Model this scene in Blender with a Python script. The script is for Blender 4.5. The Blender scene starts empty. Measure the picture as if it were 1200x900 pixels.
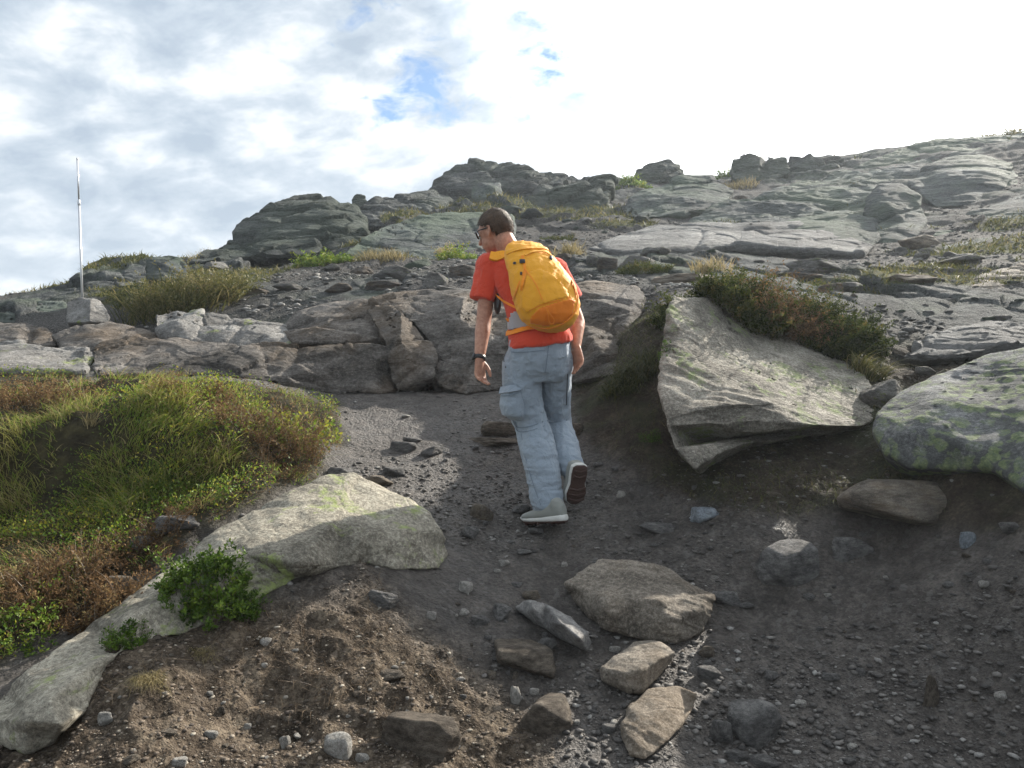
import bpy, bmesh, math, random
import numpy as np
from mathutils import Vector, Matrix, noise as mnoise
from mathutils.bvhtree import BVHTree
from mathutils.geometry import delaunay_2d_cdt

R = math.radians
rng = np.random.default_rng(7)
random.seed(7)
scene = bpy.context.scene
col = scene.collection

# ------------------------------------------------------------------ camera
FPX, PITCH = 901.0, R(-2.0)
cam_d = bpy.data.cameras.new('camera'); cam = bpy.data.objects.new('camera', cam_d); col.objects.link(cam)
cam_d.sensor_width = 36; cam_d.lens = FPX / 1200 * 36
cam_d.clip_start = 0.05; cam_d.clip_end = 8000
cam.rotation_euler = (math.pi / 2 + PITCH, 0, 0)
scene.camera = cam
CP, SP = math.cos(PITCH), math.sin(PITCH)

def ray(px, py):
    a = (np.asarray(px, float) - 600) / FPX; b = -(np.asarray(py, float) - 450) / FPX
    dy = CP - b * SP; dz = SP + b * CP
    return a / dy, dz / dy            # x/y and z/y

def at(px, py, Y):
    ax, az = ray(px, py)
    return Vector((float(ax * Y), float(Y), float(az * Y)))

def to_px(x, y, z):
    yy = y * CP + z * SP; zz = -y * SP + z * CP
    yy = np.where(np.abs(yy) < 1e-4, 1e-4, yy)
    return 600 + FPX * x / yy, 450 - FPX * zz / yy

# ------------------------------------------------------------------ noise
_perm = np.random.default_rng(3).permutation(256)
_perm = np.concatenate([_perm, _perm, _perm])
_val = np.random.default_rng(5).random(256) * 2 - 1
_val2 = np.random.default_rng(6).random((256, 4)) * 2 - 1

def vnoise(P):
    i = np.floor(P).astype(np.int64); f = P - i
    u = f * f * f * (f * (f * 6 - 15) + 10)
    i &= 255
    X, Y, Z = i[:, 0], i[:, 1], i[:, 2]
    def h(a, b, c): return _val[_perm[_perm[_perm[(X + a) & 255] + ((Y + b) & 255)] + ((Z + c) & 255)]]
    x, y, z = u[:, 0], u[:, 1], u[:, 2]
    a = h(0,0,0) * (1-x) + h(1,0,0) * x; b = h(0,1,0) * (1-x) + h(1,1,0) * x
    c = h(0,0,1) * (1-x) + h(1,0,1) * x; d = h(0,1,1) * (1-x) + h(1,1,1) * x
    return (a * (1-y) + b * y) * (1-z) + (c * (1-y) + d * y) * z

def fbm(P, octs=4, gain=.5, ridge=False):
    s = 0; a = 1.0; t = 0; P = np.array(P, float)
    for k in range(octs):
        n = vnoise(P)
        if ridge: n = 1 - 2 * np.abs(n)
        s = s + a * n; t += a; a *= gain
        P = P * 2.03 + 17.3
    return s / t

def P3(x, y, z=0.0):
    return np.stack([x, y, np.zeros_like(x) + z], 1)

def cells(x, y, seed=0):
    """nearest feature point facet: returns offset, plane height, edge distance, random"""
    ix = np.floor(x).astype(np.int64); iy = np.floor(y).astype(np.int64)
    b1 = np.full(x.shape, 1e9); b2 = b1.copy(); off = np.zeros(x.shape); pl = off.copy(); rn = off.copy()
    for dx in (-1, 0, 1):
        for dy in (-1, 0, 1):
            cx = ix + dx; cy = iy + dy
            h = _perm[_perm[_perm[(cx & 255)] + (cy & 255)] + (seed & 255)]
            v = _val2[h]
            fx = cx + .5 + .45 * v[:, 0]; fy = cy + .5 + .45 * v[:, 1]
            ex = x - fx; ey = y - fy
            d = np.hypot(ex, ey)
            w = _val2[(h + 37) & 255]
            new = d < b1
            b2 = np.where(new, b1, np.minimum(b2, d))
            pl = np.where(new, ex * w[:, 0] + ey * w[:, 1], pl)
            off = np.where(new, v[:, 2], off); rn = np.where(new, v[:, 3], rn)
            b1 = np.where(new, d, b1)
    return off, pl, b2 - b1, rn

def sstep(a, b, x):
    t = np.clip((x - a) / (b - a), 0, 1); return t * t * (3 - 2 * t)

# ------------------------------------------------------------------ terrain height
GC = """-200 900 2.2;0 900 2.3;300 900 2.45;600 900 2.6;900 900 2.6;1200 900 2.5;1400 850 2.35
-200 1300 1.25;300 1300 1.3;600 1300 1.35;900 1300 1.35;1300 1200 1.4
600 800 2.95;600 700 3.5;560 650 3.85;640 612 4.25;560 540 4.95;480 480 5.85;450 457 6.5;540 462 6.2
300 800 2.75;400 690 3.15;450 672 3.4;300 730 2.95;180 780 2.65;100 850 2.4
100 735 3.1;0 760 2.9;-200 700 3;50 620 3.75;200 615 3.85;220 452 5.2;130 470 5.0;60 482 4.8;-60 500 4.6;300 478 5.0;100 525 4.25;200 520 4.3;280 520 4.4;0 530 4.2;100 592 4.05;200 588 4.1;0 600 4.0;330 447 6.2;250 440 6.4;100 440 6.3;0 440 6.1;-150 450 6
400 500 5.5;390 545 4.6;330 560 4.2;250 590 3.9
800 800 3.0;800 700 3.55;760 620 4.1;720 560 4.5;900 700 3.5;1000 640 3.7;900 580 4.0;1100 600 3.6;1100 700 3.2;1200 720 2.9;1200 620 3.2;1350 560 3.0;1350 680 2.6
700 500 5.0;740 430 5.4;760 370 5.8;700 440 5.9;640 455 6.1;580 457 6.3
900 530 4.5;850 383 5.95;950 376 6.15;1010 392 6.05;900 440 5.2;1050 450 5.4;1060 480 4.6;1100 430 5.6;1200 420 5.2;1300 470 4.2;1450 430 4.5
500 343 8.5;400 349 8.6;300 357 8.7;230 364 8.7;600 342 8.4;690 338 8.3;760 340 8;0 374 9.6;100 376 9.2;180 350 9.6;-200 390 9.5;0 400 8.4;100 396 8.5
450 446 7.2;350 442 7.3;250 438 7.3;150 437 7.4;60 436 7.4;0 436 7.4;600 446 7.0;680 440 6.8;520 450 7.0
250 338 10;350 325 11;500 318 10;650 315 10;800 312 10;700 332 8;780 345 7;900 335 8.5;1050 342 8;1200 345 7.5;1150 385 6.5;1000 372 6.8;880 345 7
300 303 15;250 305 14;200 322 12;400 297 15;500 297 14;650 288 14;800 290 12;950 292 13;1100 290 12;1200 280 11;1350 280 10
400 268 21;480 250 24;560 245 24;650 250 20;750 237 22;850 230 22;950 245 18;1100 225 18;1200 215 16;1400 190 14
300 292 20;430 248 27;500 238 30;560 225 32;650 222 32;700 215 32;800 212 30;870 205 30;950 190 30;1050 176 28;1150 168 27;1200 163 26;1400 135 24;1600 120 22"""
cps = []
for row in GC.replace('\n', ';').split(';'):
    a, b, c = map(float, row.split())
    p = at(a, b, c); r = math.hypot(p.x, p.y)
    cps.append((math.atan2(p.x, p.y), math.log(r), p.z / r))
for px, e in ((-200, 440), (0, 425), (150, 400), (300, 350), (430, 300), (560, 290), (700, 280), (870, 270), (1050, 250), (1200, 240), (1400, 215)):
    p = at(px, e, 45); r = math.hypot(p.x, p.y); cps.append((math.atan2(p.x, p.y), math.log(r), p.z / r))
for deg in range(-180, 180, 20):
    if abs(deg) > 45:
        s = max(0.0, math.sin(R(deg)))
        for r, z in ((.9, -1.5), (1.8, -1.5 + .25 * s + .2 * math.cos(R(deg))), (4, -1.45 + .8 * s + .7 * math.cos(R(deg))), (10, -1.6 + 2.5 * s + 2 * math.cos(R(deg))), (40, -6 + 10 * s + 2 * math.cos(R(deg)))):
            cps.append((R(deg), math.log(r), z / r))
    cps.append((R(deg), math.log(.45), -1.5 / .45))
    cps.append((R(deg), math.log(150), -.12)); cps.append((R(deg), math.log(700), -.10)); cps.append((R(deg), math.log(4000), -.03))
cps = np.array(cps)
KT = 1.6
def _feat(th, lr): return np.stack([np.sin(th) * KT, np.cos(th) * KT, lr], 1)
F0 = _feat(cps[:, 0], cps[:, 1])
D0 = np.linalg.norm(F0[:, None] - F0[None], axis=2)
lam = 0.002
A = np.zeros((len(F0) + 1, len(F0) + 1)); A[:-1, :-1] = np.sqrt(D0 ** 2 + .0025) - lam * np.eye(len(F0)) * 3; A[-1, :-1] = 1; A[:-1, -1] = 1
W = np.linalg.solve(A, np.append(cps[:, 2], 0))

def base_h(x, y):
    r = np.maximum(np.hypot(x, y), .3); th = np.arctan2(x, y); F = _feat(th, np.log(r)); out = np.empty(len(r))
    for k in range(0, len(r), 60000):
        s = slice(k, k + 60000)
        d2 = (F[s] ** 2).sum(1)[:, None] + (F0 ** 2).sum(1)[None] - 2 * F[s] @ F0.T
        out[s] = np.sqrt(np.maximum(d2, 0) + .0025) @ W[:-1] + W[-1]
    return out * r

def poly_mask(px, py, poly, soft):
    """signed distance based soft polygon mask in the projected coordinates of the bare terrain"""
    poly = np.array(poly, float); d = np.full(px.shape, 1e9); inside = np.zeros(px.shape, bool)
    n = len(poly)
    for i in range(n):
        x0, y0 = poly[i]; x1, y1 = poly[(i + 1) % n]
        ex, ey = x1 - x0, y1 - y0
        t = np.clip(((px - x0) * ex + (py - y0) * ey) / (ex * ex + ey * ey + 1e-9), 0, 1)
        d = np.minimum(d, np.hypot(px - x0 - t * ex, py - y0 - t * ey))
        c = (y0 > py) != (y1 > py)
        with np.errstate(divide='ignore', invalid='ignore'):
            inside ^= c & (px < x0 + (py - y0) * ex / (ey if ey else 1e-9))
    sd = np.where(inside, d, -d)
    return sstep(-soft, soft, sd)

MOUND = [(-300, 455), (40, 428), (110, 450), (190, 437), (290, 455), (400, 478), (392, 530), (360, 562), (280, 605), (225, 640), (170, 675), (100, 725), (0, 780), (-300, 800)]
DIRT = [(-300, 800), (0, 860), (110, 760), (200, 720), (330, 690), (430, 665), (470, 720), (560, 790), (640, 850), (640, 1000), (500, 1400), (-300, 1400)]
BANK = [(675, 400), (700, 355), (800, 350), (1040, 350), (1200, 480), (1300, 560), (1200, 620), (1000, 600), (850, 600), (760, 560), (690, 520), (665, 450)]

def zones(x, y, z):
    px, py = to_px(x, y, z); ok = y > .5
    wob = fbm(P3(x * 2.3, y * 2.3, 9.1), 3) * 22
    return {k: np.where(ok, poly_mask(px + wob, py + wob * .6, p, s), 0.0) for k, p, s in (('mound', MOUND, 14), ('dirt', DIRT, 40), ('bank', BANK, 18))}

def height(x, y, full=False):
    x = np.asarray(x, float); y = np.asarray(y, float)
    z = base_h(x, y); r = np.hypot(x, y)
    zn = zones(x, y, z)
    far = sstep(6.5, 7.4, r)
    out = 1 - sstep(200, 900, r)
    # trodden ground: lumps and fine grit
    n = fbm(P3(x * 2.6, y * 2.6), 4) * .035 + fbm(P3(x * 14, y * 14, 3), 3) * .010
    n = n * (1 + .9 * zn['dirt'] + 1.8 * zn['bank'])
    n += zn['mound'] * (fbm(P3(x * 3.2, y * 3.2, 5), 3) * .09 + .03)
    n += zn['dirt'] * fbm(P3(x * 7, y * 7, 8), 3, ridge=True) * .022
    # rocky hillside: broken blocks at three sizes, tilted to the dip of the strata
    wx = x + .5 * fbm(P3(x * .5, y * .5, 11), 3); wy = y + .5 * fbm(P3(x * .5, y * .5, 19), 3)
    sc = np.clip(r / 18, .35, 1.3)
    rock = 0
    for k, (cs, am, sd) in enumerate(((3.6, .42, 1), (1.5, .22, 2), (.55, .085, 3), (.2, .028, 4))):
        o, p, e, q = cells((wx * .9 + wy * .3) / cs, (wy * .62 - wx * .2) / cs, sd)
        rock = rock + am * (o * .55 + p * 1.0) - am * .35 * (1 - sstep(0, .09, e))
    o, p, e, q = cells(wx / 2.6, wy / 2.6, 9)
    gravelly = sstep(-.25, .25, fbm(P3(x * .33, y * .33, 31), 3) + .08)     # flatter debris between outcrops
    rock = rock * (1 - .7 * sstep(-.05, .3, np.arctan2(x, y)) * sstep(9, 14, r)) * (1 - .62 * gravelly) * sc + fbm(P3(x * 1.1, y * 1.1, 2), 5) * .12 * sc
    z2 = z + n * (1 - far) + rock * far * out + out * sstep(60, 120, r) * fbm(P3(x * .02, y * .02), 4) * 6
    if full: return z2, zn, far, gravelly
    return z2

def ground_hit(px, py, base=False):
    """first meeting of the view ray with the ground, as a point"""
    ax, az = (float(v) for v in ray(px, py))
    Y = np.exp(np.linspace(math.log(1.2), math.log(45), 420))
    h = (base_h if base else height)(ax * Y, Y); d = az * Y - h
    k = np.where(d < 0)[0]
    if len(k) == 0: return None
    k = k[0]
    if k == 0: return Vector((ax * Y[0], Y[0], h[0]))
    t = d[k - 1] / (d[k - 1] - d[k]); y = Y[k - 1] + t * (Y[k] - Y[k - 1])
    return Vector((ax * y, y, az * y))

def hgt(x, y): return float(height(np.array([x]), np.array([y]))[0])

# ------------------------------------------------------------------ mesh helpers
def mesh_np(name, V, F, mat=None, smooth=True, attrs=None):
    """F: (n,3) or (n,4) array or list of such arrays"""
    Fs = F if isinstance(F, list) else [F]
    m = bpy.data.meshes.new(name)
    V = np.asarray(V, np.float32)
    loops = np.concatenate([f.reshape(-1) for f in Fs]).astype(np.int32)
    tot = np.concatenate([np.full(len(f), f.shape[1]) for f in Fs]).astype(np.int32)
    start = np.concatenate([[0], np.cumsum(tot)[:-1]]).astype(np.int32)
    m.vertices.add(len(V)); m.vertices.foreach_set('co', V.reshape(-1))
    m.loops.add(len(loops)); m.loops.foreach_set('vertex_index', loops)
    m.polygons.add(len(tot)); m.polygons.foreach_set('loop_start', start)
    m.polygons.foreach_set('loop_total', tot)
    if smooth: m.polygons.foreach_set('use_smooth', np.ones(len(tot), bool))
    m.update(calc_edges=True)
    for k, a in (attrs or {}).items():
        at_ = m.attributes.new(k, 'FLOAT', 'POINT'); at_.data.foreach_set('value', np.asarray(a, np.float32))
    if mat: m.materials.append(mat)
    return m

def link(name, m, parent=None, loc=None, label=None, cat=None, group=None, kind=None):
    o = bpy.data.objects.new(name, m); col.objects.link(o)
    if parent: o.parent = parent
    if loc is not None: o.location = loc
    if label: o['label'] = label
    if cat: o['category'] = cat
    if group: o['group'] = group
    if kind: o['kind'] = kind
    return o

# ------------------------------------------------------------------ materials
class NT:
    def __init__(s, name):
        s.m = bpy.data.materials.new(name); s.m.use_nodes = True; s.t = s.m.node_tree; s.t.nodes.clear()
        s.out = s.n('ShaderNodeOutputMaterial')
    def n(s, k, **kw):
        x = s.t.nodes.new(k)
        for a, b in kw.items():
            if a.startswith('_'): x.inputs[a[1:].replace('_', ' ')].default_value = b
            else: setattr(x, a, b)
        return x
    def l(s, a, b): s.t.links.new(a, b)
    def noise(s, vec, scale, detail=6, rough=.6, dist=0):
        x = s.n('ShaderNodeTexNoise'); x.inputs['Scale'].default_value = scale; x.inputs['Detail'].default_value = detail
        x.inputs['Roughness'].default_value = rough; x.inputs['Distortion'].default_value = dist
        s.l(vec, x.inputs['Vector']); return x.outputs['Fac']
    def voro(s, vec, scale, out='Distance', feature='F1'):
        x = s.n('ShaderNodeTexVoronoi', feature=feature); x.inputs['Scale'].default_value = scale; s.l(vec, x.inputs['Vector']); return x.outputs[out]
    def ramp(s, fac, pts, interp='LINEAR'):
        x = s.n('ShaderNodeValToRGB'); cr = x.color_ramp; cr.interpolation = interp
        while len(cr.elements) < len(pts): cr.elements.new(.5)
        for e, (p, c) in zip(cr.elements, pts):
            e.position = p; e.color = (*c, 1) if isinstance(c, tuple) else (c, c, c, 1)
        s.l(fac, x.inputs['Fac']); return x.outputs['Color']
    def mix(s, f, a, b, mode='MIX'):
        x = s.n('ShaderNodeMix', data_type='RGBA', blend_type=mode)
        for v, i in ((f, 0), (a, 6), (b, 7)):
            if isinstance(v, (int, float)): x.inputs[i].default_value = v if i == 0 else (v, v, v, 1)
            elif isinstance(v, tuple): x.inputs[i].default_value = (*v, 1)
            else: s.l(v, x.inputs[i])
        return x.outputs[2]
    def math(s, op, a, b=0.0, clamp=False):
        x = s.n('ShaderNodeMath', operation=op, use_clamp=clamp)
        for v, i in ((a, 0), (b, 1)):
            if isinstance(v, (int, float)): x.inputs[i].default_value = v
            else: s.l(v, x.inputs[i])
        return x.outputs[0]
    def mapping(s, vec, scale=(1, 1, 1), rot=(0, 0, 0)):
        x = s.n('ShaderNodeMapping'); x.inputs['Scale'].default_value = scale; x.inputs['Rotation'].default_value = rot; s.l(vec, x.inputs['Vector']); return x.outputs[0]
    def bump(s, h, dist, strength=1.0, normal=None):
        x = s.n('ShaderNodeBump'); x.inputs['Distance'].default_value = dist; x.inputs['Strength'].default_value = strength
        s.l(h, x.inputs['Height'])
        if normal is not None: s.l(normal, x.inputs['Normal'])
        return x.outputs[0]
    def bsdf(s, color, rough=.8, normal=None, spec=.3, **kw):
        x = s.n('ShaderNodeBsdfPrincipled'); x.inputs['Specular IOR Level'].default_value = spec
        for v, i in ((color, 'Base Color'), (rough, 'Roughness')):
            if isinstance(v, tuple): x.inputs[i].default_value = (*v, 1)
            elif isinstance(v, (int, float)): x.inputs[i].default_value = v
            else: s.l(v, x.inputs[i])
        for k, v in kw.items(): x.inputs[k.replace('_', ' ')].default_value = v
        if normal is not None: s.l(normal, x.inputs['Normal'])
        s.l(x.outputs[0], s.out.inputs['Surface']); return x
    def attr(s, name): return s.n('ShaderNodeAttribute', attribute_name=name).outputs['Fac']
    def obj(s, rand=True):
        tc = s.n('ShaderNodeTexCoord').outputs['Object']
        if not rand: return tc
        oi = s.n('ShaderNodeObjectInfo').outputs['Random']
        x = s.n('ShaderNodeVectorMath', operation='ADD'); s.l(tc, x.inputs[0]); s.l(s.math('MULTIPLY', oi, 37.0), x.inputs[1]); return x.outputs[0]

def rock_mat(name, dark, mid, light, lichen=0.0, lich_col=(.22, .27, .06), speck=.25, strata=(1, 1, 1), rot=(0, 0, 0), size=1.0, bumpd=.02, rough=.85, green=0.0, tan=0.0, wet=0.0, crust=0.0):
    t = NT(name); v = t.obj()
    vs = t.mapping(v, (strata[0] / size, strata[1] / size, strata[2] / size), rot)
    big = t.noise(vs, 1.6, 5, .6, .1); midn = t.noise(vs, 6, 10, .72, 0); fine = t.noise(v, 60 / size, 6, .8); grain = t.noise(v, 210 / size, 3, .7)
    c = t.ramp(t.math('ADD', t.math('MULTIPLY', big, .45), t.math('MULTIPLY', midn, .55)), [(.37, dark), (.5, mid), (.62, light)])
    c = t.mix(t.math('MULTIPLY', t.ramp(fine, [(.38, 1.0), (.52, 0.0)]), speck), c, tuple(x * .25 for x in dark))
    c = t.mix(t.math('MULTIPLY', t.ramp(fine, [(.52, 0.0), (.66, 1.0)]), speck), c, tuple(min(.7, x * 1.45) for x in light))
    c = t.mix(t.math('MULTIPLY', t.ramp(grain, [(.36, 1.0), (.46, 0.0)]), speck), c, tuple(x * .35 for x in dark))
    patch = t.ramp(t.noise(v, 2.7 / size, 7, .7), [(.36, .62), (.5, 1.0), (.64, 1.22)])
    c = t.mix(1.0, c, patch, 'MULTIPLY')
    if tan: c = t.mix(t.math('MULTIPLY', t.ramp(t.noise(v, 2.2 / size, 4), [(.45, 0.0), (.62, 1.0)]), tan), c, (.30, .20, .11))
    if green: c = t.mix(t.math('MULTIPLY', t.ramp(t.noise(v, 1.3 / size, 6, .65), [(.42, 0.0), (.58, 1.0)]), green), c, (.12, .165, .105))
    if lichen:
        lm = t.ramp(t.noise(v, 3.0 / size, 9, .72, .6), [(.60 - .18 * lichen, 0.0), (.64 - .16 * lichen, 1.0)])
        lm2 = t.ramp(t.noise(v, 22 / size, 4, .6), [(.4, 0.2), (.6, 1.0)])
        c = t.mix(t.math('MULTIPLY', t.math('MULTIPLY', lm, lm2), .85), c, lich_col)
    if crust:
        # map lichen: rounded yellow-green plates with dark rims
        d = t.n('ShaderNodeTexVoronoi'); d.inputs['Scale'].default_value = 15 / size; d.inputs['Randomness'].default_value = 1
        x = t.n('ShaderNodeVectorMath', operation='ADD'); t.l(v, x.inputs[0])
        nz = t.n('ShaderNodeTexNoise'); nz.inputs['Scale'].default_value = 14 / size; nz.inputs['Detail'].default_value = 5; t.l(v, nz.inputs['Vector'])
        sc = t.n('ShaderNodeVectorMath', operation='SCALE'); t.l(nz.outputs['Color'], sc.inputs[0]); sc.inputs['Scale'].default_value = .09; t.l(sc.outputs[0], x.inputs[1])
        t.l(x.outputs[0], d.inputs['Vector'])
        area = t.ramp(t.noise(v, 2.2 / size, 7, .7), [(.38, 0.0), (.50, 1.0)])
        plate = t.ramp(d.outputs['Distance'], [(.44, 1.0), (.54, 0.0)])
        rim = t.ramp(d.outputs['Distance'], [(.44, 0.0), (.52, 1.0)])
        tone = t.ramp(t.noise(v, 45 / size, 4, .7), [(.35, (.08, .11, .06)), (.55, (.15, .185, .085)), (.7, (.24, .27, .13))])
        c = t.mix(t.math('MULTIPLY', t.math('MULTIPLY', area, rim), .7), c, (.055, .06, .055))
        c = t.mix(t.math('MULTIPLY', t.math('MULTIPLY', area, plate), crust), c, tone)
    h = t.math('ADD', t.math('MULTIPLY', midn, 1.0), t.math('MULTIPLY', t.noise(vs, 26, 8, .75), .45))
    h = t.math('ADD', h, t.math('MULTIPLY', fine, .26)); h = t.math('ADD', h, t.math('MULTIPLY', grain, .08))
    crk = t.ramp(t.voro(t.mapping(vs, (1, 1, 1.6)), 2.1, 'Distance', 'DISTANCE_TO_EDGE'), [(0.0, 0.0), (.022, 1.0)])
    h = t.math('ADD', h, t.math('MULTIPLY', crk, .13))
    nb = t.bump(h, bumpd * size, 1.0)
    t.bsdf(c, rough if not wet else t.ramp(midn, [(.4, .35), (.6, .8)]), nb, spec=.16 if not wet else .5)
    return t.m

def leaf_mat(name, cols, rough=.55, trans=.35, spec=.3):
    """colour by the plant's own per-blade tint"""
    t = NT(name); tint = t.attr('tint')
    c = t.ramp(tint, [(i / (len(cols) - 1), k) for i, k in enumerate(cols)])
    b = t.bsdf(c, rough, spec=spec)
    tr = t.n('ShaderNodeBsdfTranslucent'); t.l(t.mix(.0, c, c), tr.inputs['Color'])
    mx = t.n('ShaderNodeMixShader'); mx.inputs[0].default_value = trans
    t.l(b.outputs[0], mx.inputs[1]); t.l(tr.outputs[0], mx.inputs[2]); t.l(mx.outputs[0], t.out.inputs['Surface'])
    return t.m

# ground material: path grit, brown dirt, mound soil, hillside rock and moss by the terrain's own zone attributes
def ground_material():
    t = NT('ground'); v = t.obj(False)
    n1 = t.noise(v, 1.7, 6, .6); n2 = t.noise(v, 9, 7, .7); n3 = t.noise(v, 55, 5, .75); n4 = t.noise(v, 170, 3, .7)
    peb = t.voro(v, 42); pebc = t.n('ShaderNodeTexVoronoi'); pebc.inputs['Scale'].default_value = 42; t.l(v, pebc.inputs['Vector'])
    peb2 = t.voro(v, 110)
    path = t.ramp(t.math('ADD', t.math('MULTIPLY', n2, .5), t.math('MULTIPLY', n3, .5)), [(.38, (.026, .022, .019)), (.5, (.068, .059, .052)), (.62, (.150, .132, .116))])
    path = t.mix(t.math('MULTIPLY', t.ramp(pebc.outputs['Color'], [(.72, 0.0), (.9, 1.0)]), .45), path, (.17, .16, .15))
    dirt = t.ramp(t.math('ADD', t.math('MULTIPLY', n2, .55), t.math('MULTIPLY', n3, .45)), [(.39, (.022, .017, .012)), (.5, (.082, .063, .046)), (.62, (.23, .185, .135))])
    dirt = t.mix(t.math('MULTIPLY', t.ramp(pebc.outputs['Color'], [(.72, 0.0), (.9, 1.0)]), .35), dirt, (.24, .20, .16))
    soil = t.ramp(n2, [(.35, (.022, .018, .012)), (.55, (.05, .043, .022)), (.7, (.10, .085, .04))])
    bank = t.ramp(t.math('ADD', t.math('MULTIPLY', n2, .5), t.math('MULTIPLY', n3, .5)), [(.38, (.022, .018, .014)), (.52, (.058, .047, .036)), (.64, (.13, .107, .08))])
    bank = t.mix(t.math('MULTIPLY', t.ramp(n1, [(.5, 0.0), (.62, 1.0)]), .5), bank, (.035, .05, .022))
    rock = t.ramp(t.math('ADD', t.math('MULTIPLY', n1, .4), t.math('MULTIPLY', n2, .6)), [(.38, (.040, .044, .045)), (.5, (.105, .113, .112)), (.63, (.21, .22, .212))])
    rock = t.mix(t.math('MULTIPLY', t.ramp(n3, [(.36, 1.0), (.5, 0.0)]), .5), rock, (.05, .05, .048))
    rock = t.mix(t.math('MULTIPLY', t.ramp(t.noise(v, .8, 6, .7), [(.5, 0.0), (.62, 1.0)]), .5), rock, (.13, .165, .11))
    moss = t.ramp(n2, [(.35, (.035, .045, .015)), (.52, (.085, .095, .03)), (.68, (.19, .16, .065))])
    rubble = t.ramp(n3, [(.37, (.045, .043, .041)), (.5, (.105, .10, .095)), (.63, (.21, .20, .187))])
    far, veg, gr, di, mo, ba = (t.attr(k) for k in ('far', 'veg', 'gravelly', 'dirt', 'mound', 'bank'))
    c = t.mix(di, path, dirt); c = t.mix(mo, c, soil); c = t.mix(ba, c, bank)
    hill = t.mix(gr, rock, rubble); hill = t.mix(veg, hill, moss)
    c = t.mix(far, c, hill)
    h = t.math('ADD', t.math('MULTIPLY', t.math('SUBTRACT', .6, peb), .55), t.math('MULTIPLY', t.math('SUBTRACT', .6, peb2), .28))
    h = t.math('ADD', h, t.math('MULTIPLY', n2, 1.5)); h = t.math('ADD', h, t.math('MULTIPLY', n3, .7)); h = t.math('ADD', h, t.math('MULTIPLY', n4, .25))
    dist = t.math('ADD', .024, t.math('MULTIPLY', far, .035))
    b = t.n('ShaderNodeBump'); t.l(h, b.inputs['Height']); t.l(dist, b.inputs['Distance']); b.inputs['Strength'].default_value = 1.0
    wetm = t.ramp(t.math('ADD', t.math('MULTIPLY', n1, .6), t.math('MULTIPLY', n2, .4)), [(.42, .40), (.56, .72)])
    dry = t.math('MAXIMUM', t.math('MAXIMUM', far, di), t.math('MAXIMUM', mo, ba))
    rough = t.mix(dry, wetm, .9)
    pb_ = t.bsdf(c, rough, b.outputs[0], spec=.4); t.l(t.math('SUBTRACT', .38, t.math('MULTIPLY', dry, .26)), pb_.inputs['Specular IOR Level'])
    return t.m

# ------------------------------------------------------------------ the ground sheet
th_a = np.linspace(-.78, .78, 1150); th_b = np.linspace(.78, 2 * math.pi - .78, 150)[1:-1]
TH = np.concatenate([th_a, th_b]); NTH = len(TH)
LR = np.concatenate([np.linspace(math.log(.4), math.log(1.9), 60)[:-1], np.linspace(math.log(1.9), math.log(36), 980)[:-1], np.linspace(math.log(36), math.log(4500), 70)])
NR = len(LR)
tt, rr = np.meshgrid(TH, np.exp(LR))
gx = (np.sin(tt) * rr).reshape(-1); gy = (np.cos(tt) * rr).reshape(-1)
gz, zn, far, grv = height(gx, gy, True)
slope = np.zeros((NR, NTH)); Z = gz.reshape(NR, NTH)
slope[1:-1] = np.abs(Z[2:] - Z[:-2]) / (rr[2:] - rr[:-2])
vegn = fbm(P3(gx * .45, gy * .45, 41), 4); VEG_T = .10
vegn = vegn - .24 * sstep(-.05, .25, np.arctan2(gx, gy)) * sstep(6, 12, np.hypot(gx, gy))
veg = sstep(VEG_T - .04, VEG_T + .08, vegn) * (1 - sstep(.5, .9, slope.reshape(-1))) * far
i = np.arange(NR - 1)[:, None] * NTH; j = np.arange(NTH)[None]; j2 = (j + 1) % NTH
quads = np.stack([i + j, i + NTH + j, i + NTH + j2, i + j2], 2).reshape(-1, 4)[:, ::-1]
V = np.stack([gx, gy, gz], 1); nv = len(V)
V = np.vstack([V, [[0, 0, -1.5]]])
tri = np.stack([np.full(NTH, nv), (np.arange(NTH) + 1) % NTH, np.arange(NTH)], 1)[:, ::-1]
ext = lambda a: np.append(a, 0)
M_GROUND = ground_material()
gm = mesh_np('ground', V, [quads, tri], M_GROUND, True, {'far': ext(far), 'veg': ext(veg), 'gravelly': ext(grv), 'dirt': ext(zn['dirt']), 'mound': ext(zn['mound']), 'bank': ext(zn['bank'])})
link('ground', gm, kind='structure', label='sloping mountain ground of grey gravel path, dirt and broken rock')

# ------------------------------------------------------------------ light and sky
SUN_AZ, SUN_EL = R(44), R(28)      # azimuth to the right of the view direction
sd_ = Vector((math.sin(SUN_AZ) * math.cos(SUN_EL), math.cos(SUN_AZ) * math.cos(SUN_EL), math.sin(SUN_EL)))
sun_d = bpy.data.lights.new('sun', 'SUN'); sun_d.energy = 5.0; sun_d.angle = R(.6); sun_d.color = (1, .93, .82)
sun = bpy.data.objects.new('sun', sun_d); col.objects.link(sun); sun.rotation_euler = sd_.to_track_quat('Z', 'Y').to_euler()
w = bpy.data.worlds.new('World'); scene.world = w; w.use_nodes = True; nt = w.node_tree; nt.nodes.clear()
T = NT.__new__(NT); T.m = w; T.t = nt
outw = T.n('ShaderNodeOutputWorld')
sky = T.n('ShaderNodeTexSky', sky_type='NISHITA', sun_disc=False, sun_elevation=SUN_EL, sun_rotation=SUN_AZ, air_density=1.0, dust_density=.3, ozone_density=2.5)
bg = T.n('ShaderNodeBackground'); T.l(sky.outputs[0], bg.inputs['Color']); bg.inputs['Strength'].default_value = .085
tc = T.n('ShaderNodeTexCoord').outputs['Generated']
sep = T.n('ShaderNodeSeparateXYZ'); T.l(tc, sep.inputs[0])
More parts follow.
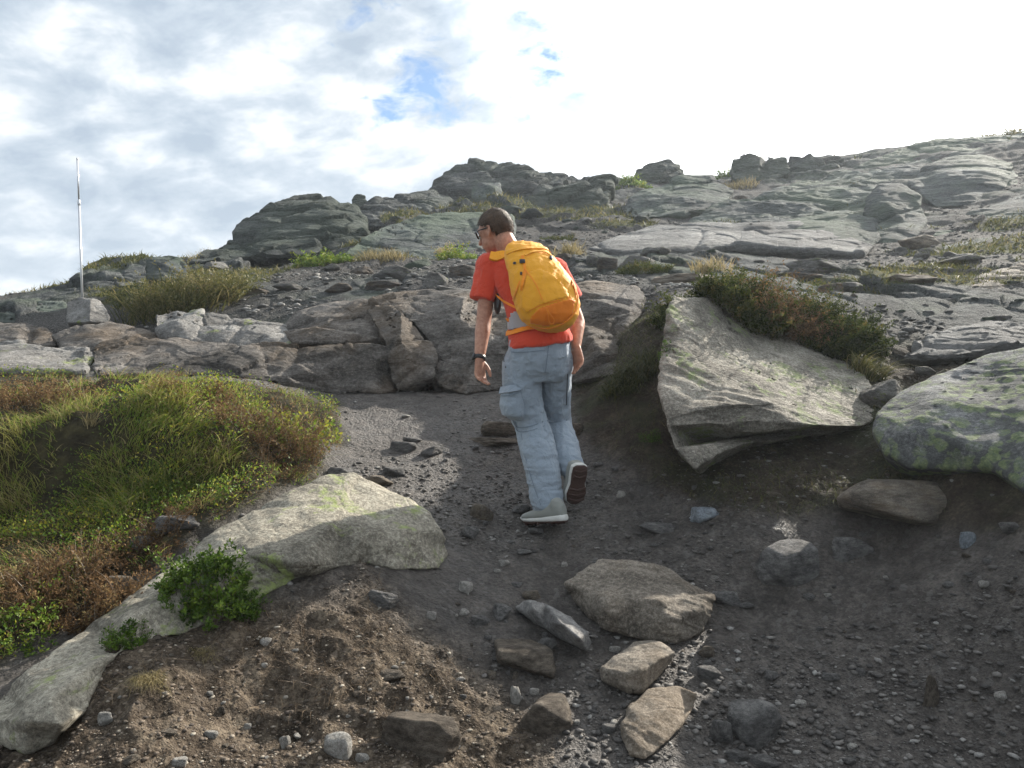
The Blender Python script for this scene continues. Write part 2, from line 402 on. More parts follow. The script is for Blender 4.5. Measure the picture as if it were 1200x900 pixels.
zz = T.math('ADD', T.math('MAXIMUM', sep.outputs['Z'], 0.0), .5)
cx = T.math('DIVIDE', sep.outputs['X'], zz); cy = T.math('DIVIDE', sep.outputs['Y'], zz)
cmb = T.n('ShaderNodeCombineXYZ'); T.l(cx, cmb.inputs[0]); T.l(cy, cmb.inputs[1])
cv = T.mapping(cmb.outputs[0], (1, 1, 1), (0, 0, R(-20)))
dotn = T.n('ShaderNodeVectorMath', operation='DOT_PRODUCT'); T.l(tc, dotn.inputs[0]); dotn.inputs[1].default_value = sd_
glow = T.ramp(dotn.outputs['Value'], [(.70, 0.0), (.96, 1.0)])
dv = T.mapping(tc, (1.0, 1.0, 1.5), (0, R(22), 0))
n_c = T.math('ADD', T.math('MULTIPLY', T.noise(dv, 5.5, 7, .55, .25), .45), T.math('MULTIPLY', T.noise(T.mapping(dv, (1, 1, 1.3)), 15.0, 7, .6, .35), .55))
n_d = T.math('ADD', T.math('MULTIPLY', T.noise(dv, 3.2, 5, .5, .2), .42), T.math('MULTIPLY', T.noise(T.mapping(dv, (1, 1, 1.4)), 12.0, 7, .55, .2), .58))
CL_HOLE = (.395, .495)
# a break in the cloud about straight ahead and high, where the photograph shows blue
def blob(px, py, r0, r1):
    a, b = ray(px, py); d = Vector((float(a), 1, float(b))).normalized()
    x = T.n('ShaderNodeVectorMath', operation='DISTANCE'); T.l(tc, x.inputs[0]); x.inputs[1].default_value = d
    return T.ramp(x.outputs['Value'], [(r0, 1.0), (r1, 0.0)])
hole = T.math('MAXIMUM', T.math('MAXIMUM', blob(495, 85, .01, .135), T.math('MULTIPLY', blob(645, 72, .0, .13), .95)), T.math('MULTIPLY', blob(425, 20, .0, .16), .85))
cover_in = T.math('SUBTRACT', T.math('ADD', n_c, .17), T.math('MULTIPLY', hole, .30))
cover_in = T.math('ADD', cover_in, T.math('MULTIPLY', glow, .10))
cover = T.ramp(cover_in, [(CL_HOLE[0], 0.0), (CL_HOLE[1], 1.0)])
tone = T.math('ADD', n_d, T.math('MULTIPLY', glow, .22))
ccol = T.ramp(tone, [(.40, (.275, .33, .395)), (.49, (.37, .42, .475)), (.55, (.49, .525, .56)), (.64, (.72, .735, .75))])
bgc = T.n('ShaderNodeBackground'); T.l(ccol, bgc.inputs['Color'])
T.l(T.math('ADD', .92, T.math('MULTIPLY', glow, 1.3)), bgc.inputs['Strength'])
mxs = T.n('ShaderNodeMixShader'); T.l(cover, mxs.inputs[0]); T.l(bg.outputs[0], mxs.inputs[1]); T.l(bgc.outputs[0], mxs.inputs[2])
T.l(mxs.outputs[0], outw.inputs['Surface'])
scene.view_settings.view_transform = 'Standard'; scene.view_settings.look = 'None'; scene.view_settings.gamma = 1
scene.view_settings.exposure = 1.0
scene.render.engine = 'CYCLES'
scene.cycles.use_denoising = True
scene.cycles.max_bounces = 5; scene.cycles.diffuse_bounces = 3; scene.cycles.transparent_max_bounces = 4

# ------------------------------------------------------------------ haze volume added for lens glare, lifts the midground
hm = bpy.data.materials.new('glare_haze'); hm.use_nodes = True; hn = hm.node_tree; hn.nodes.clear()
ho = hn.nodes.new('ShaderNodeOutputMaterial'); hv = hn.nodes.new('ShaderNodeVolumePrincipled'); hv.inputs['Color'].default_value = (.86, .93, 1, 1); hv.inputs['Density'].default_value = .0013; hv.inputs['Anisotropy'].default_value = .45
hn.links.new(hv.outputs[0], ho.inputs['Volume'])
hz0, hz1, hr = float(gz.min()) - 1.0, float(gz.max()) + 3.0, 4700.0
hV = [(-hr, -hr, hz0), (hr, -hr, hz0), (hr, hr, hz0), (-hr, hr, hz0), (-hr, -hr, hz1), (hr, -hr, hz1), (hr, hr, hz1), (-hr, hr, hz1)]
hmesh = mesh_np('haze', hV, np.array([[0, 3, 2, 1], [4, 5, 6, 7], [0, 1, 5, 4], [1, 2, 6, 5], [2, 3, 7, 6], [3, 0, 4, 7]]), hm, False)
link('haze', hmesh, kind='stuff', label='thin haze added over the slope to stand in for lens glare')
scene.cycles.volume_bounces = 1
print('HAZE TOP', hz1, hz0)
# ------------------------------------------------------------------ rocks
M_PALE = rock_mat('pale_granite', (.17, .15, .12), (.34, .31, .25), (.50, .46, .37), lichen=.25, lich_col=(.30, .36, .12), speck=.55, bumpd=.030, strata=(1, 1, 1.2))
M_BOULD = rock_mat('banded_gneiss', (.13, .118, .10), (.31, .285, .24), (.50, .465, .40), lichen=.32, lich_col=(.24, .30, .12), speck=.5, strata=(1, 1.0, 2.8), rot=(R(28), R(14), 0), bumpd=.040)
M_LICHEN = rock_mat('lichen_rock', (.075, .077, .08), (.155, .158, .16), (.28, .28, .275), speck=.55, bumpd=.022, crust=.9)
M_TAN = rock_mat('tan_stone', (.09, .078, .064), (.19, .165, .135), (.33, .29, .24), speck=.5, strata=(1, 1, 1.7), rot=(R(15), R(20), 0), bumpd=.024, tan=.18)
M_GREY = rock_mat('grey_stone', (.07, .068, .066), (.15, .145, .14), (.27, .26, .245), speck=.4, bumpd=.014, strata=(1, 1, 2))
M_WHITE = rock_mat('pale_stone', (.2, .19, .17), (.36, .34, .31), (.5, .48, .44), speck=.4, bumpd=.010)
M_BLUE = rock_mat('blue_grey_stone', (.12, .14, .16), (.24, .27, .30), (.38, .42, .45), speck=.3, bumpd=.012)
M_WALL = rock_mat('ledge_rock', (.062, .056, .050), (.155, .141, .127), (.30, .275, .248), speck=.35, strata=(1, 1, 2.4), rot=(R(-8), R(16), 0), bumpd=.05, size=1.6, tan=.25)
M_WALLP = rock_mat('pale_ledge_rock', (.12, .115, .108), (.25, .24, .225), (.38, .37, .35), speck=.35, strata=(1, 1, 2.0), rot=(R(10), R(25), 0), bumpd=.05, size=1.4, lichen=.12)
M_CRAG = rock_mat('crag_rock', (.025, .028, .030), (.075, .082, .082), (.17, .18, .175), speck=.3, strata=(1, 1, 3.2), rot=(R(-12), R(24), 0), bumpd=.08, size=4.5, green=.3)
M_SLOPE = rock_mat('slope_rock', (.050, .058, .060), (.115, .128, .126), (.215, .23, .222), speck=.25, strata=(1, 1, 3.4), rot=(R(-20), R(18), 0), bumpd=.05, size=4.0, green=.6)
M_SHEET = rock_mat('pale_rock_sheet', (.12, .12, .118), (.24, .24, .235), (.38, .375, .36), speck=.2, strata=(1, 1, 3), rot=(0, R(10), 0), bumpd=.07, size=3.0)
M_MUDDY = rock_mat('muddy_stone', (.055, .046, .038), (.12, .10, .08), (.21, .18, .145), speck=.35, bumpd=.016)

rock_bvh = []

def reg_bvh(m, loc):
    me_v = [v.co + loc for v in m.vertices]; me_f = [tuple(p.vertices) for p in m.polygons]
    rock_bvh.append(BVHTree.FromPolygons(me_v, me_f))

def displace_mesh(m, amp, freq, strata=0.0, sdir=(0, .3, 1), seed=0.0, ridge=.4, blocky=0.0):
    n = len(m.vertices); co = np.empty(n * 3, np.float32); m.vertices.foreach_get('co', co); co = co.reshape(-1, 3).astype(float)
    nr = np.empty(n * 3, np.float32); m.vertex_normals.foreach_get('vector', nr); nr = nr.reshape(-1, 3).astype(float)
    P = co + seed
    d = fbm(P * freq, 5, .5) * amp + fbm(P * freq * 1.7 + 5, 4, .55, True) * amp * ridge
    if strata:
        sdv = np.array(sdir, float); sdv /= np.linalg.norm(sdv)
        s = P @ sdv; wv = fbm(P * freq * .6, 3) * .35
        Q = np.stack([s * freq * 5 + wv * 5, P[:, 0] * freq * .35, P[:, 1] * freq * .35], 1)
        d += fbm(Q, 4, .55, True) * amp * strata
    if blocky:
        for cs, am, sd in ((1.9, .9, 11), (.75, .42, 12), (.3, .2, 13)):
            u = (P[:, 0] * .9 + P[:, 1] * .35 + .25 * fbm(P * freq, 2) / freq) * freq / cs; w = (P[:, 2] * 1.7 + P[:, 1] * .5 - P[:, 0] * .45) * freq / cs
            o_, p_, e_, q_ = cells(u, w, sd)
            d += blocky * amp * am * (o_ * .6 + p_ * .9 - .5 * (1 - sstep(0, .10, e_)))
    co = co + nr * d[:, None]
    m.vertices.foreach_set('co', co.reshape(-1).astype(np.float32)); m.update()

def relief(name, outline, inner, mat, label, cat='rock', thick=.6, lpx=3.2, smooth=3, amp=.02, freq=3.0, strata=.5, group=None, drop=.35, creases=(), sdir=(.25, .35, 1), shrink=.18, smooth_mesh=True, kind=None, blocky=0.0, gfac=.992):
    def yy(p):
        if p[2] is not None: return tuple(p)
        g = ground_hit(p[0], p[1]) or ground_hit(p[0], p[1], True)
        return (p[0], p[1], (g.y if g else 7.0) * gfac)
    pts = [yy(p) for p in outline] + [yy(p) for p in inner]; no = len(outline)
    v2 = [Vector((p[0], -p[1])) for p in pts]
    face = list(range(no))
    a = sum(v2[i].x * v2[(i + 1) % no].y - v2[(i + 1) % no].x * v2[i].y for i in range(no))
    if a < 0: face.reverse()
    vo, eo, fo, ov, oe, of = delaunay_2d_cdt(v2, [tuple(c) for c in creases], [face], 1, 1e-4)
    bm = bmesh.new(); vs = []
    for k, v in enumerate(vo):
        src = ov[k]
        Y = pts[src[0]][2] if src else np.mean([p[2] for p in pts])
        vs.append(bm.verts.new(at(v.x, -v.y, Y)))
    idx = {ov[k][0]: vs[k] for k in range(len(vo)) if ov[k]}
    for f in fo:
        try: bm.faces.new([vs[k] for k in f])
        except ValueError: pass
    ring = [idx[k] for k in face if k in idx]
    cen = sum((v.co for v in ring), Vector()) / len(ring)
    back = []
    for v in ring:
        d = v.co.normalized(); d.z = 0; d.normalize()
        q = cen.lerp(v.co, 1 - shrink) + d * thick; q.z -= drop * thick
        back.append(bm.verts.new(q))
    n = len(ring)
    for k in range(n):
        bm.faces.new((ring[(k + 1) % n], ring[k], back[k], back[(k + 1) % n]))
    bc = bm.verts.new(sum((v.co for v in back), Vector()) / n + Vector((0, thick * .15, -.05 * thick)))
    for k in range(n): bm.faces.new((back[(k + 1) % n], back[k], bc))
    bmesh.ops.triangulate(bm, faces=bm.faces[:])
    L = lpx * cen.y / FPX
    for _ in range(9):
        es = [e for e in bm.edges if e.calc_length() > (L * 1.6 if min(e.verts[0].co.y, e.verts[1].co.y) < cen.y + thick * .5 else L * 3)]
        if not es or len(bm.verts) > 60000: break
        bmesh.ops.subdivide_edges(bm, edges=es, cuts=1); bmesh.ops.triangulate(bm, faces=[f for f in bm.faces if len(f.verts) > 3])
    for _ in range(smooth): bmesh.ops.smooth_vert(bm, verts=bm.verts[:], factor=.5, use_axis_x=True, use_axis_y=True, use_axis_z=True)
    bmesh.ops.recalc_face_normals(bm, faces=bm.faces[:])
    zmin = min(v.co.z for v in bm.verts); loc = Vector((cen.x, cen.y, zmin))
    for v in bm.verts: v.co -= loc
    m = bpy.data.meshes.new(name); bm.to_mesh(m); bm.free()
    m.polygons.foreach_set('use_smooth', np.full(len(m.polygons), smooth_mesh)); m.update()
    displace_mesh(m, amp, freq, strata, sdir, seed=cen.x * 3 + 20, blocky=blocky)
    m.materials.append(mat)
    o = link(name, m, loc=loc, label=label, cat=cat, group=group)
    reg_bvh(m, loc)
    return o

# --- near rocks
relief('boulder', [(0,812,2.62),(25,788,2.62),(60,766,2.76),(110,731,3.0),(148,704,3.1),(175,680,3.2),(215,653,3.35),(255,621,3.52),(300,597,3.66),(345,573,3.82),(385,556,3.98),(415,556,4.02),(445,570,3.98),(478,585,3.92),(503,600,3.86),(520,622,3.75),(527,650,None),(518,668,None),(470,669,None),(430,661,None),(395,665,None),(345,680,None),(300,702,None),(262,722,None),(215,742,None),(170,752,None),(140,765,None),(118,790,None),(104,830,None),(64,872,None),(30,886,None),(-5,872,None),(-12,840,2.45)],
  [(400,600,3.62),(430,625,3.48),(330,630,3.35),(250,680,3.05),(60,820,2.36),(100,785,2.55),(70,850,2.28),(150,728,2.8),(350,660,3.15),(480,620,3.62),(200,700,2.98),(290,650,3.22),(30,845,2.3)],
  M_PALE, 'long pale sunlit granite boulder sloping down through the dirt beside the grass mound', 'boulder', thick=.55, amp=.020, freq=3.4, strata=.3, smooth=3, lpx=2.3, blocky=.5, gfac=.997)

relief('boulder', [(781,364,4.98),(789,350,5.15),(825,348,5.45),(865,358,5.75),(908,374,5.95),(948,390,5.9),(985,420,5.6),(1012,440,5.3),(1030,470,4.9),(1034,486,4.72),(1010,499,4.52),(970,507,4.5),(930,513,4.48),(880,518,4.34),(850,527,4.16),(814,549,3.97),(791,525,4.08),(779,490,4.22),(773,455,4.4),(777,420,4.65),(780,380,4.95)],
  [(800,395,4.85),(805,428,4.62),(850,450,4.52),(890,460,4.48),(925,482,4.36),(975,492,4.44),(850,415,4.95),(930,430,5.2),(965,455,4.95),
   (795,482,4.26),(850,474,4.26),(905,474,4.32),(786,500,4.19),(835,497,4.22),(880,493,4.18),(925,495,4.25),(965,498,4.34),(816,522,4.07),(868,508,4.22),(920,505,4.36),(900,403,5.5),(990,462,4.95)],
  M_BOULD, 'big slanted gneiss boulder with a sunlit lichen-streaked top, capped by heather', 'boulder', thick=.7, amp=.018, freq=2.8, strata=.7, smooth=1, lpx=2.4, sdir=(.45, .5, 1), blocky=.3,
  creases=[(32, 33), (33, 34), (34, 35), (35, 36), (27, 28), (28, 29), (29, 25), (25, 26), (17, 32), (36, 10), (37, 38), (38, 39), (16, 37), (39, 11), (22, 23), (23, 24), (24, 25)])

relief('boulder', [(1022,505,3.95),(1026,482,4.1),(1055,458,4.3),(1105,436,4.4),(1155,414,4.45),(1210,402,4.35),(1300,396,4.1),(1345,500,3.5),(1310,610,3.05),(1225,592,3.2),(1190,566,3.35),(1165,550,3.5),(1120,552,3.65),(1065,549,3.75),(1036,532,3.82)],
  [(1100,470,3.95),(1180,470,3.85),(1130,518,3.62),(1180,432,4.15),(1065,500,3.8),(1220,520,3.4),(1180,528,3.5),(1280,450,3.7)],
  M_LICHEN, 'grey boulder crusted with yellow-green map lichen overhanging the dark dirt bank', 'boulder', thick=.8, amp=.018, freq=2.6, strata=.2, smooth=7, lpx=2.8)

# --- path boulder
relief('boulder', [(661,683,3.52),(682,670,3.6),(702,657,3.66),(740,654,3.7),(782,667,3.64),(815,688,3.52),(838,697,3.44),(834,714,3.38),(822,738,None),(792,752,None),(740,747,None),(705,737,None),(690,722,None),(668,700,None)],
  [(720,680,3.5),(770,684,3.46),(808,700,3.36),(700,695,3.42),(740,700,3.32),(705,708,3.3),(775,706,3.26),(685,690,3.46),(720,722,3.24),(780,725,3.22),(815,715,3.3)],
  M_TAN, 'broad tan boulder with a gritty flat top embedded in the stony path', 'boulder', thick=.35, amp=.014, freq=5, strata=.9, smooth=2, lpx=2.2)
relief('stone', [(601,710,3.38),(618,703,3.42),(640,708,3.36),(665,722,3.28),(690,742,3.16),(692,757,None),(688,763,None),(668,755,None),(640,738,None),(615,722,None)], [(655,728,3.14),(625,712,3.28),(678,747,3.06)],
  M_GREY, 'long narrow grey slab stone lying slantwise left of the tan path boulder', 'stone', thick=.14, amp=.008, freq=8, strata=.8, smooth=2, lpx=2.2)
relief('stone', [(704,785,3.0),(722,768,3.06),(745,750,3.14),(775,752,3.14),(790,765,3.06),(784,779,None),(768,796,None),(750,814,None),(735,814,None),(706,797,None)], [(752,787,2.9),(745,770,3.0),(772,772,2.98),(720,790,2.92)],
  M_TAN, 'blocky broken tan stone just below the broad path boulder', 'stone', thick=.16, amp=.008, freq=8, strata=.7, smooth=2, lpx=2.2)
relief('stone', [(728,850,2.7),(738,825,2.8),(760,808,2.88),(795,803,2.9),(818,812,2.84),(813,832,None),(797,852,None),(777,873,None),(757,889,None),(738,886,None),(729,868,None)], [(780,830,2.74),(755,858,2.62),(790,835,2.74),(770,855,2.64),(745,872,2.58)],
  M_TAN, 'flat pale angular stone with sharp lower edge low in the path', 'stone', thick=.18, amp=.009, freq=7, strata=.7, smooth=2, lpx=2.2)

# --- rock ledge across the path head
LG = 'blocks of the rock ledge at the head of the path'
def ledge(outline, inner, mat, label, **kw):
    a = dict(thick=.8, amp=.022, freq=1.7, strata=.5, smooth=1, lpx=2.3, group=LG, blocky=2.2); a.update(kw)
    relief('ledge_rock', outline, inner, mat, label, 'ledge rock', **a)
ledge([(108,402,6.9),(160,392,7.0),(225,400,6.7),(300,402,6.6),(400,400,6.6),(470,404,6.65),(478,458,None),(440,461,None),(380,458,None),(320,447,None),(250,440,None),(180,440,None),(110,440,None)], [(200,420,6.3),(300,425,6.25),(400,430,6.42),(440,420,6.5)], M_WALL, 'long dark shaded lowest course of the ledge behind the grass mound')
ledge([(58,392,7.3),(90,380,7.5),(130,378,7.6),(165,385,7.5),(195,398,7.3),(222,408,7.1),(220,432,None),(160,437,None),(112,438,None),(70,412,7.0)], [(120,400,7.1),(170,410,6.9)], M_WALL, 'brown slanting ledge block beside the long flat slab')
ledge([(180,366,7.6),(205,361,7.8),(238,363,7.7),(234,385,7.35),(224,404,7.05),(200,398,7.1),(183,385,7.3)], [(210,380,7.3)], M_WALLP, 'small upright grey ledge block touching the pale blocky one', lpx=2.2)
ledge([(236,366,7.6),(262,366,7.7),(300,371,7.7),(335,382,7.6),(345,398,7.2),(340,409,7.0),(300,412,6.9),(260,412,6.9),(222,411,6.9),(228,388,7.2)], [(250,385,7.2),(290,388,7.2),(320,396,7.1)], M_WALLP, 'pale blocky ledge stone with sunlit upper corners above the dark course', lpx=2.2)
ledge([(325,385,7.6),(345,363,7.9),(395,352,8.0),(440,352,7.8),(455,372,7.4),(452,400,6.95),(400,403,6.9),(345,402,7.0)], [(380,375,7.3),(420,380,7.15)], M_WALL, 'broad rounded ledge block in the middle of the ledge')
ledge([(432,352,7.7),(460,344,7.8),(500,341,7.9),(556,341,7.8),(600,345,7.6),(625,360,7.2),(630,440,None),(600,456,None),(545,462,None),(520,456,6.4),(500,440,6.5),(505,410,6.65),(480,375,7.0)], [(540,370,6.85),(560,410,6.5),(525,400,6.6),(590,400,6.6),(545,350,7.2)], M_WALL, 'massive dark ledge block standing behind the walking man', smooth=3)
ledge([(428,362,7.4),(450,353,7.5),(470,362,7.2),(490,385,6.9),(512,410,6.6),(508,440,6.4),(522,458,None),(465,460,None),(452,425,6.55),(450,398,6.75)], [(470,400,6.5),(480,430,6.4)], M_WALL, 'triangular cracked ledge block left of the man')
ledge([(622,352,7.3),(650,338,7.6),(700,332,7.7),(745,338,7.5),(765,352,7.2),(772,380,6.9),(765,420,6.6),(720,440,None),(660,450,None),(625,440,6.5)], [(700,352,6.7),(740,362,6.5),(680,380,6.5),(730,400,6.2)], M_WALL, 'low ledge block with flat sunlit pinkish top right of the man', smooth=3)
ledge([(-60,412,6.7),(0,407,6.75),(60,407,6.75),(100,409,6.75),(112,418,6.6),(110,434,6.45),(98,438,None),(0,437,None),(-60,440,None)], [(50,414,6.6),(80,425,6.45)], M_WALLP, 'long flat grey-green slab at the left end of the ledge', thick=.6)
ledge([(-60,380,8.0),(0,377,8.1),(30,377,8.1),(62,392,7.7),(66,405,7.3),(30,408,7.2),(-60,410,7.2)], [(20,392,7.5)], M_WALL, 'brown low ledge stone above the long flat slab')
ledge([(-60,398,7.3),(0,395,7.2),(22,398,7.1),(26,407,6.95),(-10,409,6.95),(-60,410,7)], [], M_WALLP, 'thin pale slab wedged under the brown low ledge stone', lpx=2)
relief('rock', [(78,372,8.2),(80,354,8.4),(92,350,8.5),(108,350,8.45),(118,353,8.35),(130,372,8.1),(126,378,8.0),(104,379,7.9),(80,378,8.0)], [(106,352,8.2),(105,377,7.85)], M_WALLP, 'square boulder with yellow sunlit side standing on the ledge below the pole', thick=.5, amp=.02, freq=3, lpx=2, smooth=1)
relief('rock', [(-20,372,9.6),(3,368,9.4),(14,357,9.8),(40,354,10),(75,354,10),(82,366,9.6),(80,380,9.2),(30,380,9.2),(-20,380,9.3)], [(45,366,9.5)], M_SLOPE, 'low mossy layered rock at the far left edge of the ledge', thick=1, amp=.04, freq=1.6, lpx=2, strata=1.0)
relief('rock', [(170,320,9.9),(174,304,10.2),(188,301,10.4),(212,304,10.4),(220,312,10.1),(215,326,9.8),(190,329,9.6),(173,327,9.7)], [(190,312,9.9)], M_SLOPE, 'layered blocky rock just above the big grass clump', thick=.8, amp=.04, freq=1.8, lpx=2, strata=1.0)

# --- far crags and slabs
CG = 'crags and slabs of the upper slope'
def crag(outline, inner, mat, label, **kw):
    a = dict(thick=4.0, amp=.14, freq=.45, strata=.2, smooth=1, lpx=1.9, group=CG, drop=.5, cat='crag', blocky=2.1); a.update(kw)
    c = a.pop('cat')
    if mat is M_SLOPE and 'blocky' not in kw: a['blocky'] = .5; a['strata'] = .25; a['smooth'] = max(a['smooth'], 2)
    relief('crag', outline, inner, mat, label, c, **a)
crag([(205,312,14.5),(228,296,15.5),(250,286,16.5),(272,272,17.5),(290,258,18.2),(315,244,19),(345,237,19.4),(385,236,19.5),(410,243,19.2),(424,262,18),(426,284,16.5),(390,296,15.5),(300,302,15),(240,310,14.5)], [(315,262,17.6),(345,250,18.4),(380,255,18),(400,270,17),(350,280,16.4),(300,280,16.6),(270,292,15.6)], M_CRAG, 'dark domed crag on the skyline at the left end of the hill')
crag([(395,300,13.8),(415,282,14.8),(445,264,16.5),(500,250,18),(560,246,19),(600,254,18.6),(605,285,15.5),(570,300,13.8),(480,305,13.3)], [(450,280,15),(520,268,16.4),(550,280,15.4)], M_SLOPE, 'broad grey-green sloping slab behind the man, left of his head')
crag([(412,262,21),(420,246,23),(440,235,24),(470,230,25),(508,226,26),(530,236,25),(515,252,22),(480,262,20),(440,266,20)], [(470,245,22.5)], M_CRAG, 'low broken rock band below the left foot of the summit crag')
crag([(413,243,24),(412,233,24.2),(418,228,24.3),(427,230,24.2),(430,240,23.8),(424,246,23.6)], [], M_CRAG, 'small lone boulder perched on the skyline beside the domed crag', thick=.5, amp=.03, freq=1.5, lpx=1.6)
crag([(500,234,27),(507,222,28),(524,207,29),(545,195,30),(580,189,30.5),(600,190,30.5),(628,202,30),(660,199,30),(684,207,29.5),(695,225,28),(690,240,26),(640,246,25),(560,246,25.5),(510,242,26)], [(545,215,28),(585,205,29),(620,220,27.5),(655,215,28.4),(600,232,26.4),(560,232,26.6)], M_CRAG, 'highest jagged crag on the skyline above the man', amp=.22)
crag([(552,232,25.6),(553,218,26),(562,212,26.2),(578,213,26.2),(586,214,26),(588,230,25.3),(575,234,25)], [(578,222,25.2)], M_SLOPE, 'square block with pale sunlit side set under the highest crag', thick=1, amp=.06, freq=1, lpx=1.8)
crag([(598,252,21),(618,246,20.8),(640,228,22),(662,214,23),(690,208,23.2),(716,212,22.6),(714,235,21),(702,252,20),(650,254,20)], [(660,232,21),(695,228,21)], M_CRAG, 'dark overhanging slab crag right of the man\'s head')
crag([(743,208,27),(744,195,27.5),(762,190,27.8),(785,186,27.8),(802,198,27.4),(803,208,27),(770,214,26.5)], [(770,200,27)], M_CRAG, 'big dark boulder standing alone on the skyline', thick=1.6, amp=.07, freq=.8, lpx=1.8)
crag([(728,250,19),(738,232,20.5),(760,218,21.5),(800,208,22.3),(835,208,22.2),(862,222,21),(850,242,19),(800,252,18),(750,255,18)], [(780,232,19.8),(825,225,20.3)], M_SLOPE, 'smooth pale slab crag beneath the lone skyline boulder')
crag([(856,204,24.5),(858,186,25),(875,180,25.3),(905,180,25.3),(922,184,25),(928,200,24.3),(900,214,23.6),(865,214,23.8)], [(890,195,24.4)], M_CRAG, 'dark blocky skyline crag with a square left end', thick=2.4, amp=.1, freq=.7, lpx=1.9)
crag([(924,200,25),(926,184,25.5),(945,179,25.8),(975,176,26),(990,184,25.5),(985,196,24.8),(955,206,24.3)], [(955,192,25)], M_CRAG, 'second skyline block joined to the square dark crag', thick=2.4, amp=.1, freq=.7, lpx=1.9)
crag([(800,262,17),(850,245,19),(905,226,20.5),(955,206,22),(1005,190,24),(1060,172,26),(1120,161,27),(1200,157,27),(1340,146,26),(1345,245,16),(1200,262,14),(1100,268,13.8),(1020,266,14),(940,268,14.2),(860,270,14.8)], [(900,248,17),(960,235,18),(1020,215,20),(1080,200,21),(1150,190,21.5),(1060,240,17),(1140,240,16.4),(1230,215,18),(1000,250,16)], M_SLOPE, 'huge smooth grey-green rock slope rising to the right skyline', amp=.22, thick=6)
crag([(1064,214,17.5),(1082,198,18.5),(1105,188,19.2),(1150,182,19.4),(1186,190,18.8),(1200,212,17.2),(1185,228,16),(1140,240,15.4),(1095,242,15.6)], [(1110,205,17.2),(1150,205,17)], M_SLOPE, 'rounded bulging slab on the right rock slope', thick=2.5, smooth=5, amp=.1)
crag([(1014,262,14.6),(1016,232,15.4),(1030,216,15.9),(1054,213,15.9),(1078,230,15),(1086,258,14),(1066,290,12.9),(1030,292,12.9)], [(1040,240,14.6),(1060,262,13.8)], M_SLOPE, 'upright slab with a vertical crack in front of the right rock slope', thick=2, amp=.09, smooth=1)
crag([(895,270,14.2),(925,258,14.8),(980,250,15.2),(1022,258,14.6),(1030,280,13.2),(1018,293,12.6),(975,285,13)], [(980,268,14)], M_SLOPE, 'wedge-shaped grey-green slab left of the cracked upright slab', thick=2, amp=.09)
crag([(1080,296,12),(1092,275,13),(1120,258,13.8),(1160,240,14.6),(1210,225,15),(1340,212,15),(1345,300,10.5),(1200,316,10),(1130,310,11)], [(1140,280,12.2),(1220,265,12.2),(1270,250,13)], M_SLOPE, 'long streaked slab running off the lower right of the slope', thick=3, amp=.12)
crag([(690,292,12),(722,280,13),(765,268,14),(820,261,14.6),(880,264,14.6),(945,263,14.7),(990,274,13.6),(1024,288,12.4),(1010,297,11.6),(930,294,11.8),(860,288,12.2),(780,297,11.4),(730,300,11.4)], [(800,278,12.9),(880,276,13),(940,276,13)], M_SHEET, 'pale smooth bedrock sheet with a white sunlit streak', thick=1.2, amp=.05, smooth=3)
crag([(1120,340,8.2),(1150,322,8.8),(1200,312,9.3),(1340,305,9.5),(1345,335,8),(1200,342,7.9)], [(1180,328,8.4)], M_TAN, 'low tan bedrock hump at the right beside the wet gravel', thick=.8, amp=.03, freq=1.5)
crag([(1040,420,5.75),(1080,396,6.1),(1120,380,6.4),(1170,370,6.5),(1230,368,6.4),(1320,372,6),(1320,400,5.4),(1200,408,5.3),(1120,418,5.45)], [(1150,388,5.9)], M_SHEET, 'pale low slab just behind the lichen-crusted boulder', thick=.6, amp=.03, freq=1.8, lpx=2.6)

# --- loose stones: a few carved originals, then every stone one object
def stone_mesh(name, seed, sub=4, flat=1.0, sharp=14.0, amp=.05, strata=.4):
    r = np.random.default_rng(seed); bm = bmesh.new(); bmesh.ops.create_icosphere(bm, subdivisions=sub, radius=1)
    D = np.array([v.co[:] for v in bm.verts]); D /= np.linalg.norm(D, axis=1)[:, None]
    N = r.normal(size=(11, 3)); N[0] = (.1, .15, 1); N[1] = (0, 0, -1); N /= np.linalg.norm(N, axis=1)[:, None]
    d = r.uniform(.5, .98, 11); d[0] = .62
    q = np.maximum(D @ N.T, 1e-3) / d
    rad = 1 / (np.sum(q ** sharp, 1) ** (1 / sharp))
    P = D * np.minimum(rad, 1.25)[:, None]
    P /= np.abs(P).max(0)
    for v, p in zip(bm.verts, P): v.co = p
    m = bpy.data.meshes.new(name); bm.to_mesh(m); bm.free()
    m.polygons.foreach_set('use_smooth', np.ones(len(m.polygons), bool)); m.update()
    displace_mesh(m, amp, 1.6, strata, (.2, .3, 1), seed=seed * 3.1)
    return m
VAR = {}
def variant(mat, k, sub, rounded):
    key = (mat.name, k, sub, rounded)
    if key not in VAR:
        m = stone_mesh('stone', 100 + k * 7 + (50 if rounded else 0), sub, sharp=12.0 if rounded else 34.0, amp=.07 if rounded else .085, strata=.25 if rounded else .6)
        m.materials.append(mat); VAR[key] = m
    return VAR[key]

